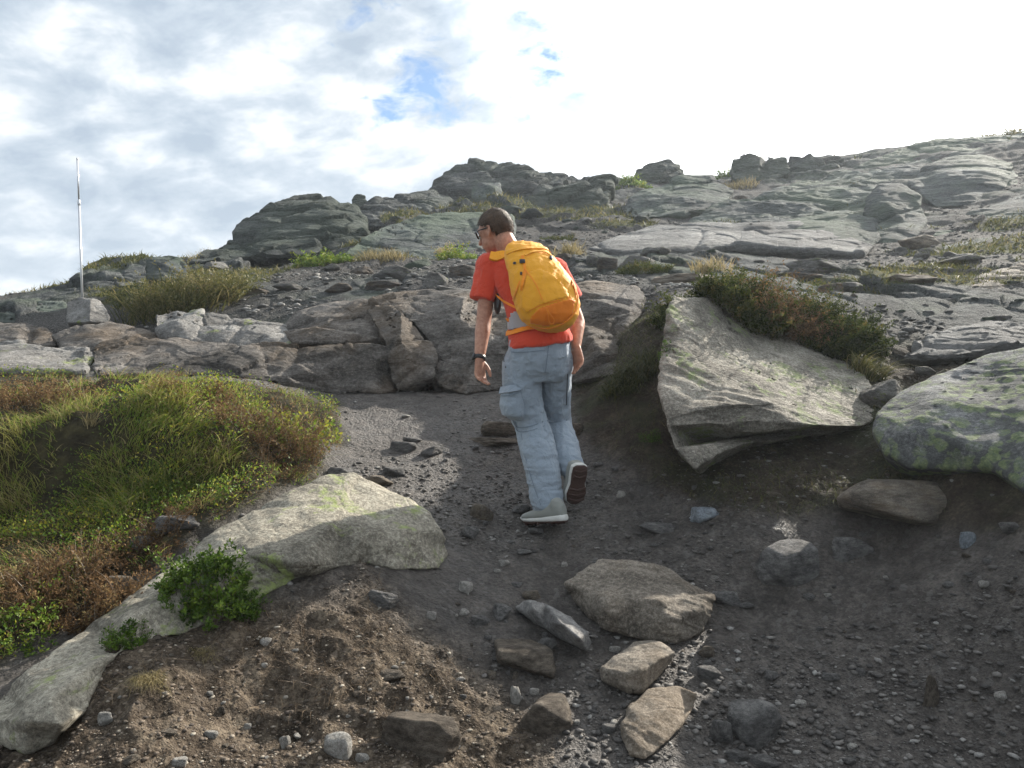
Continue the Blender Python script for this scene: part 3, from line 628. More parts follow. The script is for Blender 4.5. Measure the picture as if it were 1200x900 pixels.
def stone(px, py, w, h, mat, label, k=0, yaw=0.0, rounded=False, depth=.8, tilt=0.0, group=None, cat='stone', sink=.30, name='stone', roll=0.0, tall=1.0):
    g = ground_hit(px, py + h * .38)
    if g is None: g = ground_hit(px, py + h * .38 + 6) or ground_hit(px, py, True)
    if g is None: return None
    Y = g.y; W_ = w * Y / FPX / 2; H_ = h * Y / FPX / 2 * .92 * tall; D_ = W_ * depth
    D_ = min(D_, H_ * 3.5 + .02) if h < w * .5 else D_
    m = variant(mat, k, 5 if w > 45 else 4 if w > 16 else 3, rounded)
    o = link(name, m, loc=(g.x, g.y + D_ * .35, g.z + H_ * (1 - 2 * sink)), label=label, cat=cat, group=group)
    o.scale = (W_, D_, H_); o.rotation_euler = (tilt, roll, yaw)
    return o

S = [
 (1072,577,150,56,M_TAN,'wide brown oval stone lodged under the lichen-crusted boulder',5,.1,True),
 (925,650,72,62,M_GREY,'rounded dull grey stone alone in the dark dirt below the slanted boulder',2,.6,True),
 (1002,637,50,42,M_GREY,'flat ragged pale stone right of the rounded dull grey one',3,.3,False),
 (824,599,40,30,M_BLUE,'bluish angular stone beneath the slanted boulder',4,.2,False),
 (774,616,46,16,M_GREY,'thin splinter stone left of the bluish angular stone',5,-.5,False),
 (893,842,72,78,M_GREY,'large rounded dark grey stone low in the wet gravel',6,.4,True),
 (847,853,26,40,M_GREY,'small upright grey stone beside the large rounded dark one',7,.2,True),
 (1094,806,24,54,M_MUDDY,'pointed tan stone standing upright in the dark gravel',8,.1,False),
 (1137,629,22,24,M_BLUE,'small bluish stone in the dirt under the lichen-crusted boulder',9,.3,False),
 (1187,616,34,16,M_GREY,'flat grey stone at the foot of the bank near the edge',10,.3,False),
 (1176,813,20,12,M_WHITE,'small whitish stone right of the upright pointed one',11,.3,False),
 (1155,683,16,10,M_WHITE,'tiny whitish stone in the dark dirt above the upright pointed one',1,.3,False),
 (971,697,10,6,M_WHITE,'tiny bright chip below the flat ragged pale stone',2,.3,False),
 (907,578,20,10,M_TAN,'small ruddy stone in the dirt under the slanted boulder',3,.3,False),
 (561,597,34,28,M_TAN,'rounded tan-grey stone just left of the planted shoe',4,.2,True),
 (551,621,24,18,M_GREY,'smaller rounded stone touching below the tan-grey one by the shoe',5,.6,True),
 (611,594,28,16,M_GREY,'dark sharp stone directly behind the planted shoe',6,.2,False),
 (628,621,20,9,M_GREY,'flat dark stone under the heel of the planted shoe',7,.2,True),
 (446,700,46,24,M_GREY,'grey stone below the right end of the long pale boulder',8,-.35,False),
 (588,714,30,26,M_GREY,'oval grey stone at the upper tip of the narrow slab stone',9,-.4,True),
 (562,725,24,17,M_GREY,'squat grey stone left of the oval one at the slab tip',10,.2,False),
 (544,685,20,16,M_WHITE,'pale rounded stone alone on the path below the shoe',11,.2,True),
 (544,716,13,12,M_WHITE,'small pale stone between the two grey path stones',0,.2,True),
 (507,720,15,15,M_WHITE,'square whitish stone on the path right of the grey ledge stone',1,.2,False),
 (591,659,14,11,M_WHITE,'small light stone on the damp path under the shoe',2,.2,False),
 (583,668,9,7,M_WHITE,'tiny light stone just below the small light one',3,.2,False),
 (612,646,24,9,M_GREY,'flat sliver stone below the planted shoe',4,.2,False),
 (622,695,24,14,M_TAN,'small tan stone above the narrow slab stone',5,.2,False),
 (640,752,32,26,M_GREY,'grey stone tucked under the narrow slab stone',6,.2,False),
 (618,762,90,42,M_MUDDY,'half-buried brown stone under the narrow slab stone',7,-.2,True),
 (648,832,90,60,M_MUDDY,'large half-buried muddy stone low in the middle of the path',8,.3,True),
 (500,852,112,74,M_MUDDY,'sunlit half-buried blocky stone in the yellow dirt',9,.2,False),
 (604,811,14,34,M_WHITE,'thin upright pale stone at the edge of the sunlit dirt',10,.2,False),
 (625,809,14,9,M_WHITE,'little pale pebble beside the thin upright stone',11,.2,True),
 (396,868,34,34,M_WHITE,'pale rounded stone in the sunlit dirt near the bottom edge',2,.2,True),
 (424,887,18,16,M_WHITE,'smaller pale stone right of the rounded pale one near the bottom edge',3,.2,False),
 (120,839,22,28,M_WHITE,'upright pale stone beside the low end of the long pale boulder',4,.3,False),
 (311,750,14,12,M_WHITE,'pale round pebble in the dirt under the leafy shrub',5,.3,True),
 (310,779,9,8,M_WHITE,'smaller pebble just below the pale round one',6,.3,True),
 (246,812,9,9,M_WHITE,'cream pebble in the brown roots left of the sunlit dirt',7,.3,True),
 (290,850,12,9,M_WHITE,'cream pebble in the brown gravel below the rooty clump',8,.3,False),
 (248,860,20,11,M_WHITE,'flat pale pebble in the brown gravel at the lower left',9,.3,False),
 (196,858,20,10,M_TAN,'flat tan pebble left of the flat pale one',10,.3,False),
 (153,888,24,16,M_TAN,'tan chunk stone at the bottom near the long boulder',11,.3,False),
 (212,892,22,14,M_WHITE,'pale chunk stone at the bottom of the brown gravel',1,.3,False),
 (334,868,14,22,M_WHITE,'slanted slim pale stone left of the rounded pale one',2,.8,False),
 (205,610,56,26,M_GREY,'grey lengthwise stone lying in the grass behind the long pale boulder',3,.4,False),
 (134,682,46,42,M_TAN,'tan stone against the back of the long pale boulder',4,.3,False),
 (165,633,26,22,M_GREY,'small grey stone below the grass beside the lengthwise stone',5,.3,True),
 (440,561,50,20,M_TAN,'flat brownish stone behind the crest of the long pale boulder',6,-.3,False),
 (462,551,28,15,M_GREY,'small grey stone just above the flat brownish one',7,.2,True),
 (398,552,40,16,M_GREY,'low pale stone touching the crest of the long boulder',8,.1,False),
 (475,522,38,18,M_GREY,'low muddy stone in the middle of the path',9,.1,False),
 (482,514,24,9,M_GREY,'flat stone lying behind the low muddy pair',10,.1,False),
 (507,526,28,20,M_GREY,'dark peaked stone right of the low muddy stone',11,.1,False),
 (476,487,12,5,M_WHITE,'tiny flat pale stone alone near the head of the path',0,.1,False),
 (592,500,58,24,M_MUDDY,'large flat brown stone behind the man\'s knee',1,.1,False),
 (580,517,62,14,M_MUDDY,'long flat stone just below the brown one by his knee',2,.1,False),
 (676,501,22,22,M_MUDDY,'upright olive stone between the man and the dark bank',3,.1,True),
 (700,543,16,9,M_GREY,'small pale stone behind the raised shoe',4,.1,False),
 (852,697,36,20,M_GREY,'dark stone touching the right tip of the tan path boulder',5,-.3,False),
 (876,708,22,9,M_GREY,'thin dark flake right of the tan path boulder',6,-.1,False),
 (830,761,26,22,M_TAN,'small ochre stone below the right end of the tan path boulder',7,.2,False),
 (700,660,18,8,M_GREY,'little flake resting at the top edge of the tan path boulder',8,.2,False),
 (722,760,16,10,M_WHITE,'small light stone between the path boulder and broken block',9,.2,False),
 (830,786,30,22,M_GREY,'grey gravelly stone right of the broken block',10,.2,False),
 (712,852,22,12,M_GREY,'flat dark stone left of the flat angular pale stone',11,.2,True),
 (905,790,20,14,M_GREY,'dark stone in the wet gravel above the large rounded one',0,.2,True),
 (976,793,22,13,M_GREY,'dark rounded stone in the gravel stream',1,.2,True),
 (866,886,28,18,M_GREY,'bottom-edge stone under the large rounded dark one',2,.2,False),
 (895,893,40,16,M_GREY,'flat stone at the bottom edge in the wet gravel',3,.2,False),
 (825,905,40,22,M_GREY,'cut-off dark stone at the bottom edge of the path',5,.2,False),
 (455,790,40,18,M_MUDDY,'dark clod stone in the sunlit yellow dirt',4,.1,False),
 (540,795,14,8,M_WHITE,'pale chip in the sunlit dirt under the path shade',6,.1,False),
 (463,781,10,6,M_WHITE,'tiny pale chip above the dark clod stone',7,.1,False),
 # slope above the ledge
 (805,324,76,20,M_TAN,'rounded tan boulder on the ground above the ledge right of the backpack',1,.1,True),
 (957,310,60,26,M_WALLP,'humped grey boulder in the dark debris below the bedrock sheet',2,.1,False),
 (985,297,44,16,M_WALLP,'flat-backed boulder behind the humped grey one',3,.1,False),
 (1066,324,64,22,M_TAN,'blocky boulder with orange side in the debris',4,.1,False),
 (1080,280,50,26,M_TAN,'reddish flat-topped block by the streaked slab',5,.1,False),
 (1130,302,56,12,M_WALLP,'thin pale flat rock below the reddish block',6,.1,False),
 (470,318,48,24,M_WALLP,'slanted grey slab rock on top of the ledge left of the man',7,-.2,False),
 (512,326,36,26,M_WALLP,'peaked grey rock nearest the man on the ledge top',8,.1,False),
 (452,333,50,14,M_WALL,'low layered rock below the slanted grey slab',9,.1,False),
 (535,340,50,16,M_WALLP,'flat rock lying on the brink of the ledge near the man',10,.1,False),
 (425,315,30,18,M_WALL,'brown rock left of the slanted grey slab',11,.1,False),
 (697,305,24,20,M_WALLP,'white-faced rock just right of the backpack',0,.2,False),
 (715,307,32,20,M_WALL,'grey rock behind the white-faced one',1,.2,False),
 (662,301,20,16,M_WALL,'grey rock peeping out behind the backpack top',2,.2,False),
 (748,265,12,16,M_WALLP,'small pointed white rock on the slope up from the backpack',3,.2,False),
 (735,280,40,14,M_WALL,'dark rock below the small pointed white one',4,.2,False),
 (640,290,34,18,M_WALL,'grey rock behind the man\'s shoulder',5,.2,False),
 (388,312,26,12,M_WALLP,'pale rock above the ledge beside yellow grass',6,.2,False),
 (340,335,40,12,M_WALLP,'thin pale rock above the middle of the ledge',7,.2,False),
 (300,340,34,12,M_WALL,'brown flat rock right of the big grass clump',8,.2,False),
 (870,232,18,12,M_WALL,'rock at the left foot of the great right slope',9,.2,False),
 (833,240,34,22,M_SHEET,'light speckled rock under the dry grass streak',10,.2,False),
 (1043,452,64,44,M_WALLP,'light rock in the gully between the two big boulders',11,.2,False),  # gully rock enlarged to block sunlight through the gap between the boulders
 (1085,433,30,14,M_WALLP,'small light rock in the gully touching the lichen-crusted boulder',0,.2,False),
 (1012,425,14,20,M_WALLP,'narrow rock standing under the heather in the gully',1,.2,False),
]
for s in S:
    px, py, w_, h_, mt, lb, k, yaw, rd = s
    big = w_ > 80 and mt is M_MUDDY
    far_ = py < 350 or mt in (M_WALL, M_WALLP)
    stone(px, py, w_, h_, mt, lb, k, yaw, rd, sink=.42 if big else .30, depth=.9 if rd else .7, tall=1.0, name='rock' if far_ else 'stone', cat='rock' if far_ else 'stone')

# smaller stones that look alike
r_ = np.random.default_rng(11)
def scatter(n, region, wr, mats, label, group, cat, rounded=.5, mask=None):
    c = 0; tries = 0
    while c < n and tries < n * 6:
        tries += 1
        px = r_.uniform(region[0], region[2]); py = r_.uniform(region[1], region[3])
        if mask and not mask(px, py): continue
        w_ = wr[0] * (wr[1] / wr[0]) ** (r_.random() ** 2.2)
        if ground_hit(px, py + w_ * .2) is None: continue
        stone(px, py, w_, w_ * r_.uniform(.45, .8) * (.72 if cat == 'rock' else 1), mats[r_.integers(len(mats))], label, int(r_.integers(12)), r_.uniform(-3, 3), r_.random() < rounded, group=group, cat=cat, name=cat, sink=.42 if cat == 'rock' else .32)
        c += 1
scatter(110, (440, 520, 1190, 895), (6, 20), (M_GREY, M_GREY, M_MUDDY, M_WHITE, M_GREY), 'small loose grey stone lying among the gravel of the path', 'small stones in the path gravel', 'stone')
scatter(45, (130, 760, 640, 895), (6, 15), (M_WHITE, M_TAN, M_TAN, M_MUDDY), 'small loose tan stone lying in the sunlit brown dirt', 'small stones in the brown dirt', 'stone', mask=lambda x, y: y > 760 + (x - 400) * .1)
scatter(95, (230, 285, 1200, 400), (10, 50), (M_WALL, M_WALLP, M_WALLP, M_SLOPE, M_SHEET), 'loose grey rock scattered on the rubble above the ledge', 'rocks scattered above the ledge', 'rock', .2, mask=lambda x, y: y < 345 or x > 1020)
scatter(60, (420, 235, 1000, 285), (10, 40), (M_SLOPE, M_CRAG, M_WALLP), 'weathered grey-green rock lying on the upper slope', 'rocks on the upper slope', 'rock', .15)

# gravel nobody could count
def merged_pebbles(n, seed, lr0, lr1, th0, th1, s0, s1, keep):
    r = np.random.default_rng(seed); bases = []
    for k in range(6):
        bm = bmesh.new(); bmesh.ops.create_icosphere(bm, subdivisions=1, radius=1)
        D = np.array([v.co[:] for v in bm.verts]); Fc = np.array([[v.index for v in f.verts] for f in bm.faces]); bm.free()
        N = r.normal(size=(8, 3)); N /= np.linalg.norm(N, axis=1)[:, None]; q = np.maximum(D @ N.T, 1e-3) / r.uniform(.6, 1, 8)
        bases.append((D * np.minimum(1 / np.sum(q ** 12, 1) ** (1 / 12), 1.25)[:, None], Fc))
    th = r.uniform(th0, th1, n); rad = np.exp(r.uniform(lr0, lr1, n)); x = np.sin(th) * rad; y = np.cos(th) * rad
    z, zn_, fr, gv = height(x, y, True); kp = keep(x, y, zn_, fr, gv, r); x, y, z = x[kp], y[kp], z[kp]; n = len(x)
    s = s0 * (s1 / s0) ** (r.random(n) ** 3.6); Vs, Fs, off = [], [], 0
    yaw = r.uniform(0, 6.28, n); sx = s * r.uniform(.8, 1.3, n); sy = s * r.uniform(.6, 1.0, n); sz = s * r.uniform(.22, .5, n); bsel = r.integers(0, 6, n); tv = r.random(n); T_ = []
    for k in range(6):
        i = np.where(bsel == k)[0]; B, Fc = bases[k]
        P = B[None] * np.stack([sx[i], sy[i], sz[i]], 1)[:, None]
        c, s_ = np.cos(yaw[i])[:, None], np.sin(yaw[i])[:, None]
        Q = np.stack([P[..., 0] * c - P[..., 1] * s_, P[..., 0] * s_ + P[..., 1] * c, P[..., 2]], 2) + np.stack([x[i], y[i], z[i] + sz[i] * .35], 1)[:, None]
        Vs.append(Q.reshape(-1, 3)); Fs.append((Fc[None] + (np.arange(len(i)) * len(B))[:, None, None] + off).reshape(-1, 3)); off += len(i) * len(B); T_.append(np.repeat(tv[i], len(B)))
    return np.vstack(Vs), np.vstack(Fs), np.concatenate(T_)
def grit_mat(name, cols, rough):
    t = NT(name); n = t.noise(t.obj(False), 90, 4, .7)
    c = t.ramp(t.attr('tint'), cols); c = t.mix(t.math('MULTIPLY', t.ramp(n, [(.4, 1.0), (.6, 0.0)]), .5), c, (.04, .038, .035))
    t.bsdf(c, rough, t.bump(n, .003), spec=.45); return t.m
M_GRIT = grit_mat('path_grit', [(0, (.038, .035, .033)), (.5, (.095, .086, .078)), (.85, (.18, .165, .15)), (1, (.30, .29, .27))], .75)
M_GRITB = grit_mat('dirt_grit', [(0, (.05, .036, .026)), (.5, (.12, .09, .065)), (.85, (.24, .19, .14)), (1, (.42, .38, .31))], .9)
M_GRITF = grit_mat('hill_grit', [(0, (.08, .077, .073)), (.5, (.18, .175, .165)), (.85, (.30, .29, .27)), (1, (.42, .41, .38))], .9)
Vp, Fp, Tp = merged_pebbles(70000, 21, math.log(2.2), math.log(6.6), -.66, .68, .0035, .021, lambda x, y, z, f, g, r: (z['dirt'] < .45) & (z['mound'] < .3) & (r.random(len(x)) > z['bank'] * .6) & (f < .3) & (fbm(P3(x * 1.4, y * 1.4, 3), 4) + r.uniform(-.3, .2, len(x)) > 0))
link('gravel', mesh_np('gravel', Vp, Fp, M_GRIT, False, {'tint': Tp}), kind='stuff', label='loose dark wet gravel strewn over the path')
Vp, Fp, Tp = merged_pebbles(20000, 22, math.log(2.1), math.log(4.2), -.66, .2, .003, .013, lambda x, y, z, f, g, r: z['dirt'] > .4)
link('gravel', mesh_np('gravel', Vp, Fp, M_GRITB, False, {'tint': Tp}), kind='stuff', label='crumbly brown dirt and grit in the sunlit corner')
Vp, Fp, Tp = merged_pebbles(24000, 23, math.log(6.4), math.log(22), -.45, .66, .012, .06, lambda x, y, z, f, g, r: (f > .5) & (g > .45))
link('rubble', mesh_np('rubble', Vp, Fp, M_GRITF, False, {'tint': Tp}), kind='stuff', label='broken rock debris strewn over the slope above the ledge')

# ------------------------------------------------------------------ plants
def surf(x, y, near=None):
    z = hgt(x, y)
    for b in rock_bvh:
        h = b.ray_cast(Vector((x, y, z + 2.0 if near is None else near + .6)), Vector((0, 0, -1)), 3.0)
        if h[0] is not None and h[0].z > z: z = h[0].z
    return z

def blades(root, hgt_, dirs, bend, width, tint, segs=4, taper=1.0, droop=0.0, r=None):
    """ribbon blades; root (n,3), dirs (n,3) unit growth direction, bend (n,3) sideways drift at the tip"""
    n = len(root); t = np.linspace(0, 1, segs + 1)
    P = root[:, None] + dirs[:, None] * (hgt_[:, None] * t)[..., None] + bend[:, None] * (t ** 2)[None, :, None] * hgt_[:, None, None]
    P[..., 2] -= droop * hgt_[:, None] * t ** 2.5
    a = r.uniform(0, math.pi, n); side = np.stack([np.cos(a), np.sin(a), np.zeros(n)], 1)
    wd = width[:, None] * (1 - taper * t ** 1.5)[None] * .5
    A_ = P - side[:, None] * wd[..., None]; B_ = P + side[:, None] * wd[..., None]
    V_ = np.stack([A_, B_], 2).reshape(-1, 3)
    k = np.arange(segs); q = np.stack([2 * k, 2 * k + 1, 2 * k + 3, 2 * k + 2], 1)
    F_ = (q[None] + (np.arange(n) * (segs + 1) * 2)[:, None, None]).reshape(-1, 4)
    return V_, F_, np.repeat(tint, (segs + 1) * 2), P

def leaves(C, size, tint, r, up=.4, narrow=.5):
    n = len(C); d = r.normal(size=(n, 3)); d[:, 2] = np.abs(d[:, 2]) * .8 + up * .5; d /= np.linalg.norm(d, axis=1)[:, None]
    s = np.cross(d, r.normal(size=(n, 3))); s /= np.linalg.norm(s, axis=1)[:, None] + 1e-9; nn = np.cross(d, s)
    L = size[:, None]
    p0 = C; p1 = C + d * L * .5 + s * L * narrow * .5 + nn * L * .08; p2 = C + d * L; p3 = C + d * L * .5 - s * L * narrow * .5 + nn * L * .08
    V_ = np.stack([p0, p1, p2, p3], 1).reshape(-1, 3)
    F_ = np.arange(n * 4).reshape(-1, 4)
    return V_, F_, np.repeat(tint, 4)

def unit(v): return v / (np.linalg.norm(v, axis=-1, keepdims=True) + 1e-9)

def join_np(parts):
    V_, F_, T_, off = [], [], [], 0
    for v, f, t in parts: V_.append(v); F_.append(f + off); T_.append(t); off += len(v)
    return np.vstack(V_), np.vstack(F_), np.concatenate(T_)

M_GRASS = leaf_mat('green_grass', [(.038, .052, .014), (.095, .150, .022), (.20, .29, .036), (.28, .25, .08), (.40, .33, .17)], trans=.5)
M_STRAW = leaf_mat('straw_grass', [(.10, .085, .035), (.22, .18, .08), (.36, .29, .15), (.42, .35, .20)], trans=.4)
M_OLIVE = leaf_mat('olive_grass', [(.03, .038, .012), (.07, .08, .022), (.16, .15, .05), (.30, .24, .11)], trans=.35)
M_LEAF = leaf_mat('bright_leaves', [(.03, .055, .01), (.07, .13, .015), (.17, .25, .03), (.38, .33, .04)], trans=.4)
M_JUN = leaf_mat('dark_heather_leaves', [(.016, .024, .008), (.036, .052, .014), (.085, .10, .026), (.16, .12, .04)], trans=.35, rough=.8, spec=.08)
M_RUST = leaf_mat('rusty_heather_leaves', [(.050, .038, .022), (.12, .072, .038), (.22, .135, .066), (.32, .26, .12)], trans=.35, rough=.8, spec=.08)
M_TWIG = leaf_mat('twigs', [(.05, .035, .022), (.12, .09, .06), (.22, .18, .14)], trans=.05)

def tuft(px, py, wpx, hpx, n, mat, label, cat='grass', lean=(0, 0), spread=.5, width=.004, name='grass_tuft', depth=.6, droop=.25, seed=None, Yfix=None, up=1.0, tint=(0, 1), group=None):
    """a clump of grass; px, py the middle of its foot"""
    r = np.random.default_rng(int(px * 7 + py) if seed is None else seed)
    g = ground_hit(px, py) or ground_hit(px, py + 8) or ground_hit(px, py + 16)
    if Yfix: g = at(px, py, Yfix)
    Y = g.y; W_ = wpx * Y / FPX / 2; H_ = hpx * Y / FPX; D_ = W_ * depth
    a = r.uniform(0, 6.283, n); q = np.sqrt(r.random(n)); dx = np.cos(a) * q * W_; dy = np.sin(a) * q * D_
    sub = max(1, n // 90); cx = dx[::sub]; cy = dy[::sub]; k = r.integers(0, len(cx), n)      # blades stand in bunches
    dx = dx * .35 + cx[k] * .65; dy = dy * .35 + cy[k] * .65
    zt = height(g.x + dx, g.y + D_ * .5 + dy)
    if len(rock_bvh): 
        for ii in range(n):
            for b in NEARB:
                h = b.ray_cast(Vector((g.x + dx[ii], g.y + D_ * .5 + dy[ii], zt[ii] + 1.2)), Vector((0, 0, -1)), 1.3)
                if h[0] is not None and h[0].z > zt[ii]: zt[ii] = h[0].z
    root = np.stack([dx, dy + D_ * .5, zt - g.z - .01], 1)
    dirs = unit(np.stack([r.normal(0, spread * .5, n) + dx / W_ * spread * .6 + lean[0], r.normal(0, spread * .5, n) + lean[1] + dy / (D_ + 1e-6) * spread * .4, np.full(n, up)], 1))
    hh = H_ * r.uniform(.35, 1.1, n) * (1 - .35 * q); bend = r.normal(0, .35, (n, 3)); bend[:, 2] = 0; bend[:, 0] += lean[0]
    V_, F_, T_, _ = blades(root, hh, dirs, bend, np.full(n, width * Y / 4) * r.uniform(.6, 1.3, n), np.clip(tint[0] + (tint[1] - tint[0]) * np.clip(r.normal(.5, .27, n), 0, 1), 0, 1), 4, .9, droop, r)
    return link(name, mesh_np(name, V_, F_, mat, False, {'tint': T_}), loc=g, label=label, cat=cat, group=group)

def bush(px, py, wpx, hpx, nst, lps, mat, label, cat='shrub', name='shrub', lsize=.014, depth=.7, lean=(0, 0), spread=.6, seed=None, Yfix=None, tint=(0, 1), droop=.15, narrow=.5, stem_w=.003, flat=0.0, dome=.4):
    r = np.random.default_rng(int(px * 5 + py) if seed is None else seed)
    g = ground_hit(px, py) or ground_hit(px, py + 8) or ground_hit(px, py + 16)
    if Yfix: g = at(px, py, Yfix)
    Y = g.y; W_ = wpx * Y / FPX / 2; H_ = hpx * Y / FPX; D_ = W_ * depth
    a = r.uniform(0, 6.283, nst); q = np.sqrt(r.random(nst)); dx = np.cos(a) * q * W_ * .85; dy = np.sin(a) * q * D_ * .85
    zt = height(g.x + dx, g.y + D_ * .6 + dy)
    for ii in range(nst):
        for b in NEARB:
            h = b.ray_cast(Vector((g.x + dx[ii], g.y + D_ * .6 + dy[ii], zt[ii] + 1.2)), Vector((0, 0, -1)), 1.3)
            if h[0] is not None and h[0].z > zt[ii]: zt[ii] = h[0].z
    root = np.stack([dx, dy + D_ * .6, zt - g.z - .01], 1)
    dirs = unit(np.stack([r.normal(0, spread * .5, nst) + dx / W_ * spread + lean[0], r.normal(0, spread * .5, nst) + lean[1] + dy / D_ * spread * .7, np.ones(nst)], 1))
    lump = .75 + .75 * vnoise(np.stack([dx / W_ * 2.3 + 9, dy / D_ * 2 + 3, np.full(nst, float(seed or 1))], 1))
    hh = H_ * r.uniform(.55, 1.05, nst) * (1 - dome * q ** 2) * lump; bend = r.normal(0, .3, (nst, 3)); bend[:, 2] = 0
    tw = r.uniform(0, 1, nst)
    V1, F1, T1, P = blades(root, hh, dirs, bend, np.full(nst, stem_w), tw, 4, .6, droop, r)
    s = r.uniform(.15, 1, (nst, lps)) ** .8 * 3.999; i0 = s.astype(int); fr = (s - i0)[..., None]
    C = np.take_along_axis(P, i0[..., None], 1) * (1 - fr) + np.take_along_axis(P, np.minimum(i0 + 1, 4)[..., None], 1) * fr
    C = (C + r.normal(0, lsize * .4, C.shape)).reshape(-1, 3); nl = len(C)
    base_t = np.repeat(r.normal(.45, .18, nst), lps) + r.normal(0, .14, nl) + .25 * (np.repeat(lump, lps) - .75)
    V2, F2, T2 = leaves(C, lsize * r.uniform(.6, 1.3, nl), np.clip(tint[0] + (tint[1] - tint[0]) * np.clip(base_t, 0, 1), 0, 1), r, narrow=narrow)
    # woody stems and leaves in one plant: two materials
    m = mesh_np(name, np.vstack([V1, V2]), np.vstack([F1, F2 + len(V1)]), M_TWIG, False, {'tint': np.concatenate([T1, T2])})
    m.materials.append(mat); mi = np.zeros(len(m.polygons), np.int32); mi[len(F1):] = 1; m.polygons.foreach_set('material_index', mi)
    return link(name, m, loc=g, label=label, cat=cat)

NEARB = rock_bvh[:3]
# mound vegetation: grass and moss as one mass
def zone_points(n, poly, r, zone='mound', rmin=2.6, rmax=7):
    th = r.uniform(-.70, -.10, n); rad = np.exp(r.uniform(math.log(rmin), math.log(rmax), n)); x = np.sin(th) * rad; y = np.cos(th) * rad
    z, zz_, f, g = height(x, y, True); k = zz_[zone] > .55; return x[k], y[k], z[k]
r = np.random.default_rng(31)
x, y, z = zone_points(120000, None, r); px_, py_ = to_px(x, y, z)
den = fbm(P3(x * 1.6, y * 1.6, 77), 3)
green = poly_mask(px_, py_, [(60, 470), (180, 445), (300, 470), (345, 520), (260, 575), (150, 600), (20, 610), (-100, 560)], 25)
k = (r.random(len(x)) < .35 + .65 * green); x, y, z, green, den, px_, py_ = (q[k] for q in (x, y, z, green, den, px_, py_))
n = len(x); q = np.clip(green + r.normal(0, .15, n), 0, 1)
den2 = fbm(P3(x * 5, y * 5, 71), 3); k = den2 + r.normal(0, .07, n) > -.09; x, y, z, green, den, den2, q, px_, py_ = (a_[k] for a_ in (x, y, z, green, den, den2, q, px_, py_)); n = len(x)
hh = (.03 + .055 * q * r.uniform(.3, 1.3, n) + .13 * np.clip(den2, 0, 1)) * r.uniform(.5, 1.4, n)
wv = fbm(P3(x * 1.3, y * 1.3, 60), 3) * 1.6; lx = .25 + wv + r.normal(0, .45, n); ly = r.normal(-.3, .45, n)
dirs = unit(np.stack([lx * .5, ly, np.full(n, .9)], 1)); bend = np.stack([lx * .6, ly * .8, np.zeros(n)], 1) + r.normal(0, .15, (n, 3))
tint = np.clip(.25 + .5 * den + .5 * den2 + .33 * q + r.normal(0, .16, n), 0, 1)
tint = np.where(r.random(n) < .20 + .3 * (den < -.1), r.uniform(.7, 1, n), np.minimum(tint, .72))
V_, F_, T_, _ = blades(np.stack([x, y, z - .01], 1), hh, dirs, bend, np.full(n, .0045) * r.uniform(.6, 1.4, n), tint, 4, .9, .25, r)
link('grass', mesh_np('grass', V_, F_, M_GRASS, False, {'tint': T_}), kind='stuff', label='long green and straw grass growing over the mound')
# low bilberry leaves among the grass
x, y, z = zone_points(70000, None, r); dl = fbm(P3(x * 2.6, y * 2.6, 91), 3); k = dl + r.normal(0, .08, len(x)) > .06; x, y, z, dl = x[k], y[k], z[k], dl[k]; n = len(x)
V_, F_, T_ = leaves(np.stack([x, y, z + r.uniform(.01, .085, n)], 1), r.uniform(.010, .022, n), np.clip(.45 + dl * .6 + r.normal(0, .22, n), 0, 1), r, narrow=.55)
link('undergrowth', mesh_np('undergrowth', V_, F_, M_LEAF, False, {'tint': T_}), kind='stuff', label='low green bilberry leaves spread through the mound grass')
# dead heather litter over the dry parts
x, y, z = zone_points(60000, None, r); px_, py_ = to_px(x, y, z)
dry = 1 - poly_mask(px_, py_, [(80, 475), (180, 455), (270, 475), (320, 520), (240, 560), (150, 590), (20, 600), (-100, 560)], 30)
k = r.random(len(x)) < dry * .8; x, y, z = x[k], y[k], z[k]; n = len(x)
V_, F_, T_ = leaves(np.stack([x, y, z + r.uniform(0, .045, n)], 1), r.uniform(.008, .022, n), np.clip(r.normal(.5, .25, n), 0, 1), r, narrow=.3)
link('undergrowth', mesh_np('undergrowth', V_, F_, M_RUST, False, {'tint': T_}), kind='stuff', label='low brown heather litter covering the dry edges of the mound')
# moss and short grass on the far slope
th = r.uniform(-.62, .68, 110000); rad = np.exp(r.uniform(math.log(7.2), math.log(32), 110000)); x = np.sin(th) * rad; y = np.cos(th) * rad
vn = fbm(P3(x * .45, y * .45, 41), 4); vn = vn - .24 * sstep(-.05, .25, th) * sstep(6, 12, rad); k = vn > VEG_T; x, y, vn, rad = x[k], y[k], vn[k], rad[k]; z = height(x, y); n = len(x)
dirs = unit(r.normal(0, .45, (n, 3)) + np.array([.15, -.1, 1.0]))
V_, F_, T_, _ = blades(np.stack([x, y, z - .02], 1), (.05 + .0065 * rad) * r.uniform(.4, 1.2, n), dirs, r.normal(0, .4, (n, 3)) * np.array([1, 1, 0]), .004 + .0011 * rad, np.clip(.4 + (vn - VEG_T) * .8 + r.normal(0, .2, n), 0, 1), 3, .9, .2, r)
link('grass', mesh_np('grass', V_, F_, M_OLIVE, False, {'tint': T_}), kind='stuff', label='short olive and straw grass in the hollows of the rocky slope')
